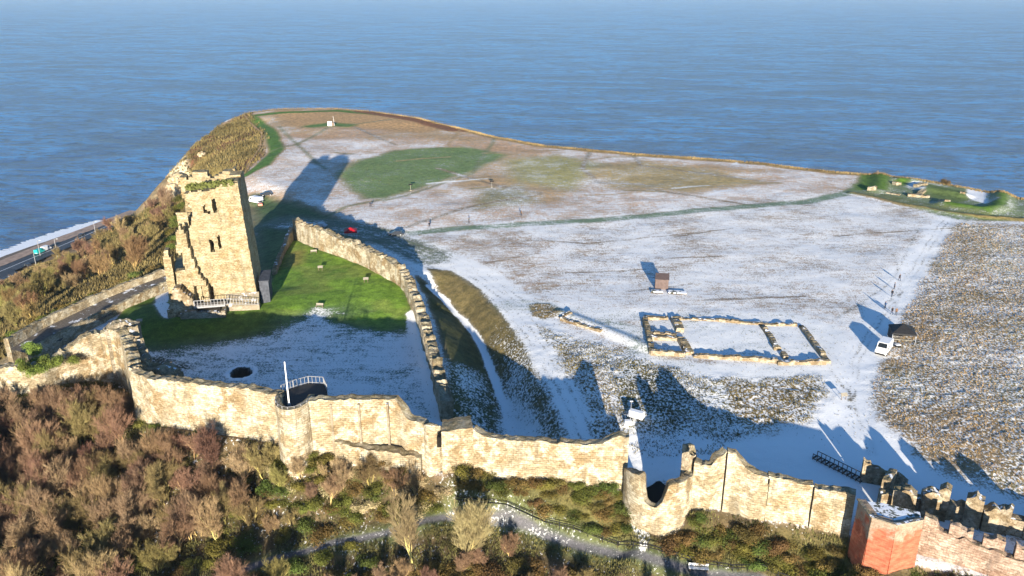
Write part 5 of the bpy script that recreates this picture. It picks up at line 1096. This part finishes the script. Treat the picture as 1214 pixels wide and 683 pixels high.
for i, (x_, lb) in enumerate(((492, 'pale multi stemmed bare tree in front of the footpath bend, left of the pair'), (548, 'pale multi stemmed bare tree in front of the footpath bend, right of the pair'))):
    p = gp(x_, 668); put(tree_vars[i], p, i, (.9, 1.25), (.42, .40, .26, 1), lb, None, 'tree')
# ground stuff
def bits(name, pts, mat, size, label, cat, h=1.0, k=3):
    mb_v = []; mb_f = []; r = random.Random(3)
    for (x, y, z) in pts:
        for _ in range(k):
            a = r.uniform(0, 6.28); L = size * r.uniform(.6, 1.4); lx, ly = math.cos(a) * L * .5, math.sin(a) * L * .5; b0 = len(mb_v); w = L * .22; ox, oy = r.uniform(-size, size) * .5, r.uniform(-size, size) * .5
            mb_v += [(x + ox - w * math.sin(a), y + oy + w * math.cos(a), z - .05), (x + ox + w * math.sin(a), y + oy - w * math.cos(a), z - .05), (x + ox + lx, y + oy + ly, z + L * h)]; mb_f.append((b0, b0 + 1, b0 + 2))
    me = bpy.data.meshes.new(name); me.from_pydata(mb_v, [], mb_f); o = link(name, me, mat); tag(o, label, cat, kind='stuff'); return o
def mask_pts(mask, n, seed, power=1.0):
    g_ = np.random.default_rng(seed); w = mask * (GY + 28.0) ** 2 * (GY > 60); 
    w = w.ravel() / w.sum(); ix = g_.choice(w.size, n, p=w); X_ = GX.ravel()[ix] + g_.uniform(-.3, .3, n); Y_ = GY.ravel()[ix] + g_.uniform(-.3, .3, n)
    return [(x, y, sample(x, y)) for x, y in zip(X_, Y_)]
M['straw'] = plain('straw_grass', (.30, .20, .09), .9, .45, .12); M['tgrass'] = plain('tussock_grass', (.16, .13, .05), .9, .5, .2); M['scrubg'] = plain('undergrowth_leaves', (.11, .10, .035), .9, .55, .25); M['rank'] = plain('rank_grass', (.28, .20, .09), .9, .4, .1); M['slopeg'] = plain('slope_scrub', (.15, .115, .045), .9, .5, .08)
bits('tussock_grass', mask_pts((rt > .5) * 1.0, 15000, 1), M['straw'], .22, 'golden brown tussock grass covering the rough field at the right', 'grass')
bits('tussock_grass', mask_pts((mt > .5) * (fbm(GX, GY, 2.4, 2) > -.05), 6000, 2), M['tgrass'], .2, 'olive tussock grass poking through snow on the middle bank', 'grass')
bits('undergrowth', mask_pts((ob > .6) * (near(lpath, .9, .3) < .3) * (GY > 70) * (fbm(GX, GY, 5, 2) > -.10), 80000, 3), M['scrubg'], .34, 'brambles and undergrowth on the bank outside the walls', 'undergrowth')
bits('field_grass', mask_pts(((TUF < .2) & (COV > .3) & (GY > 105) & (H > -3)) * 1.0, 26000, 9), M['tgrass'], .15, 'thin dead grass stalks poking through the snow of the plateau', 'grass')
bits('rank_grass', mask_pts(near([(p.x, p.y, 0) for p in rimw], 5, 1, world=True), 22000, 4), M['rank'], .5, 'golden rank grass fringing the far cliff edge', 'grass')
bits('slope_scrub', mask_pts(np.clip(ls + hs * .4, 0, 1) * (H > -72), 45000, 6), M['slopeg'], .9, 'low brown scrub covering the sea slope', 'scrub')
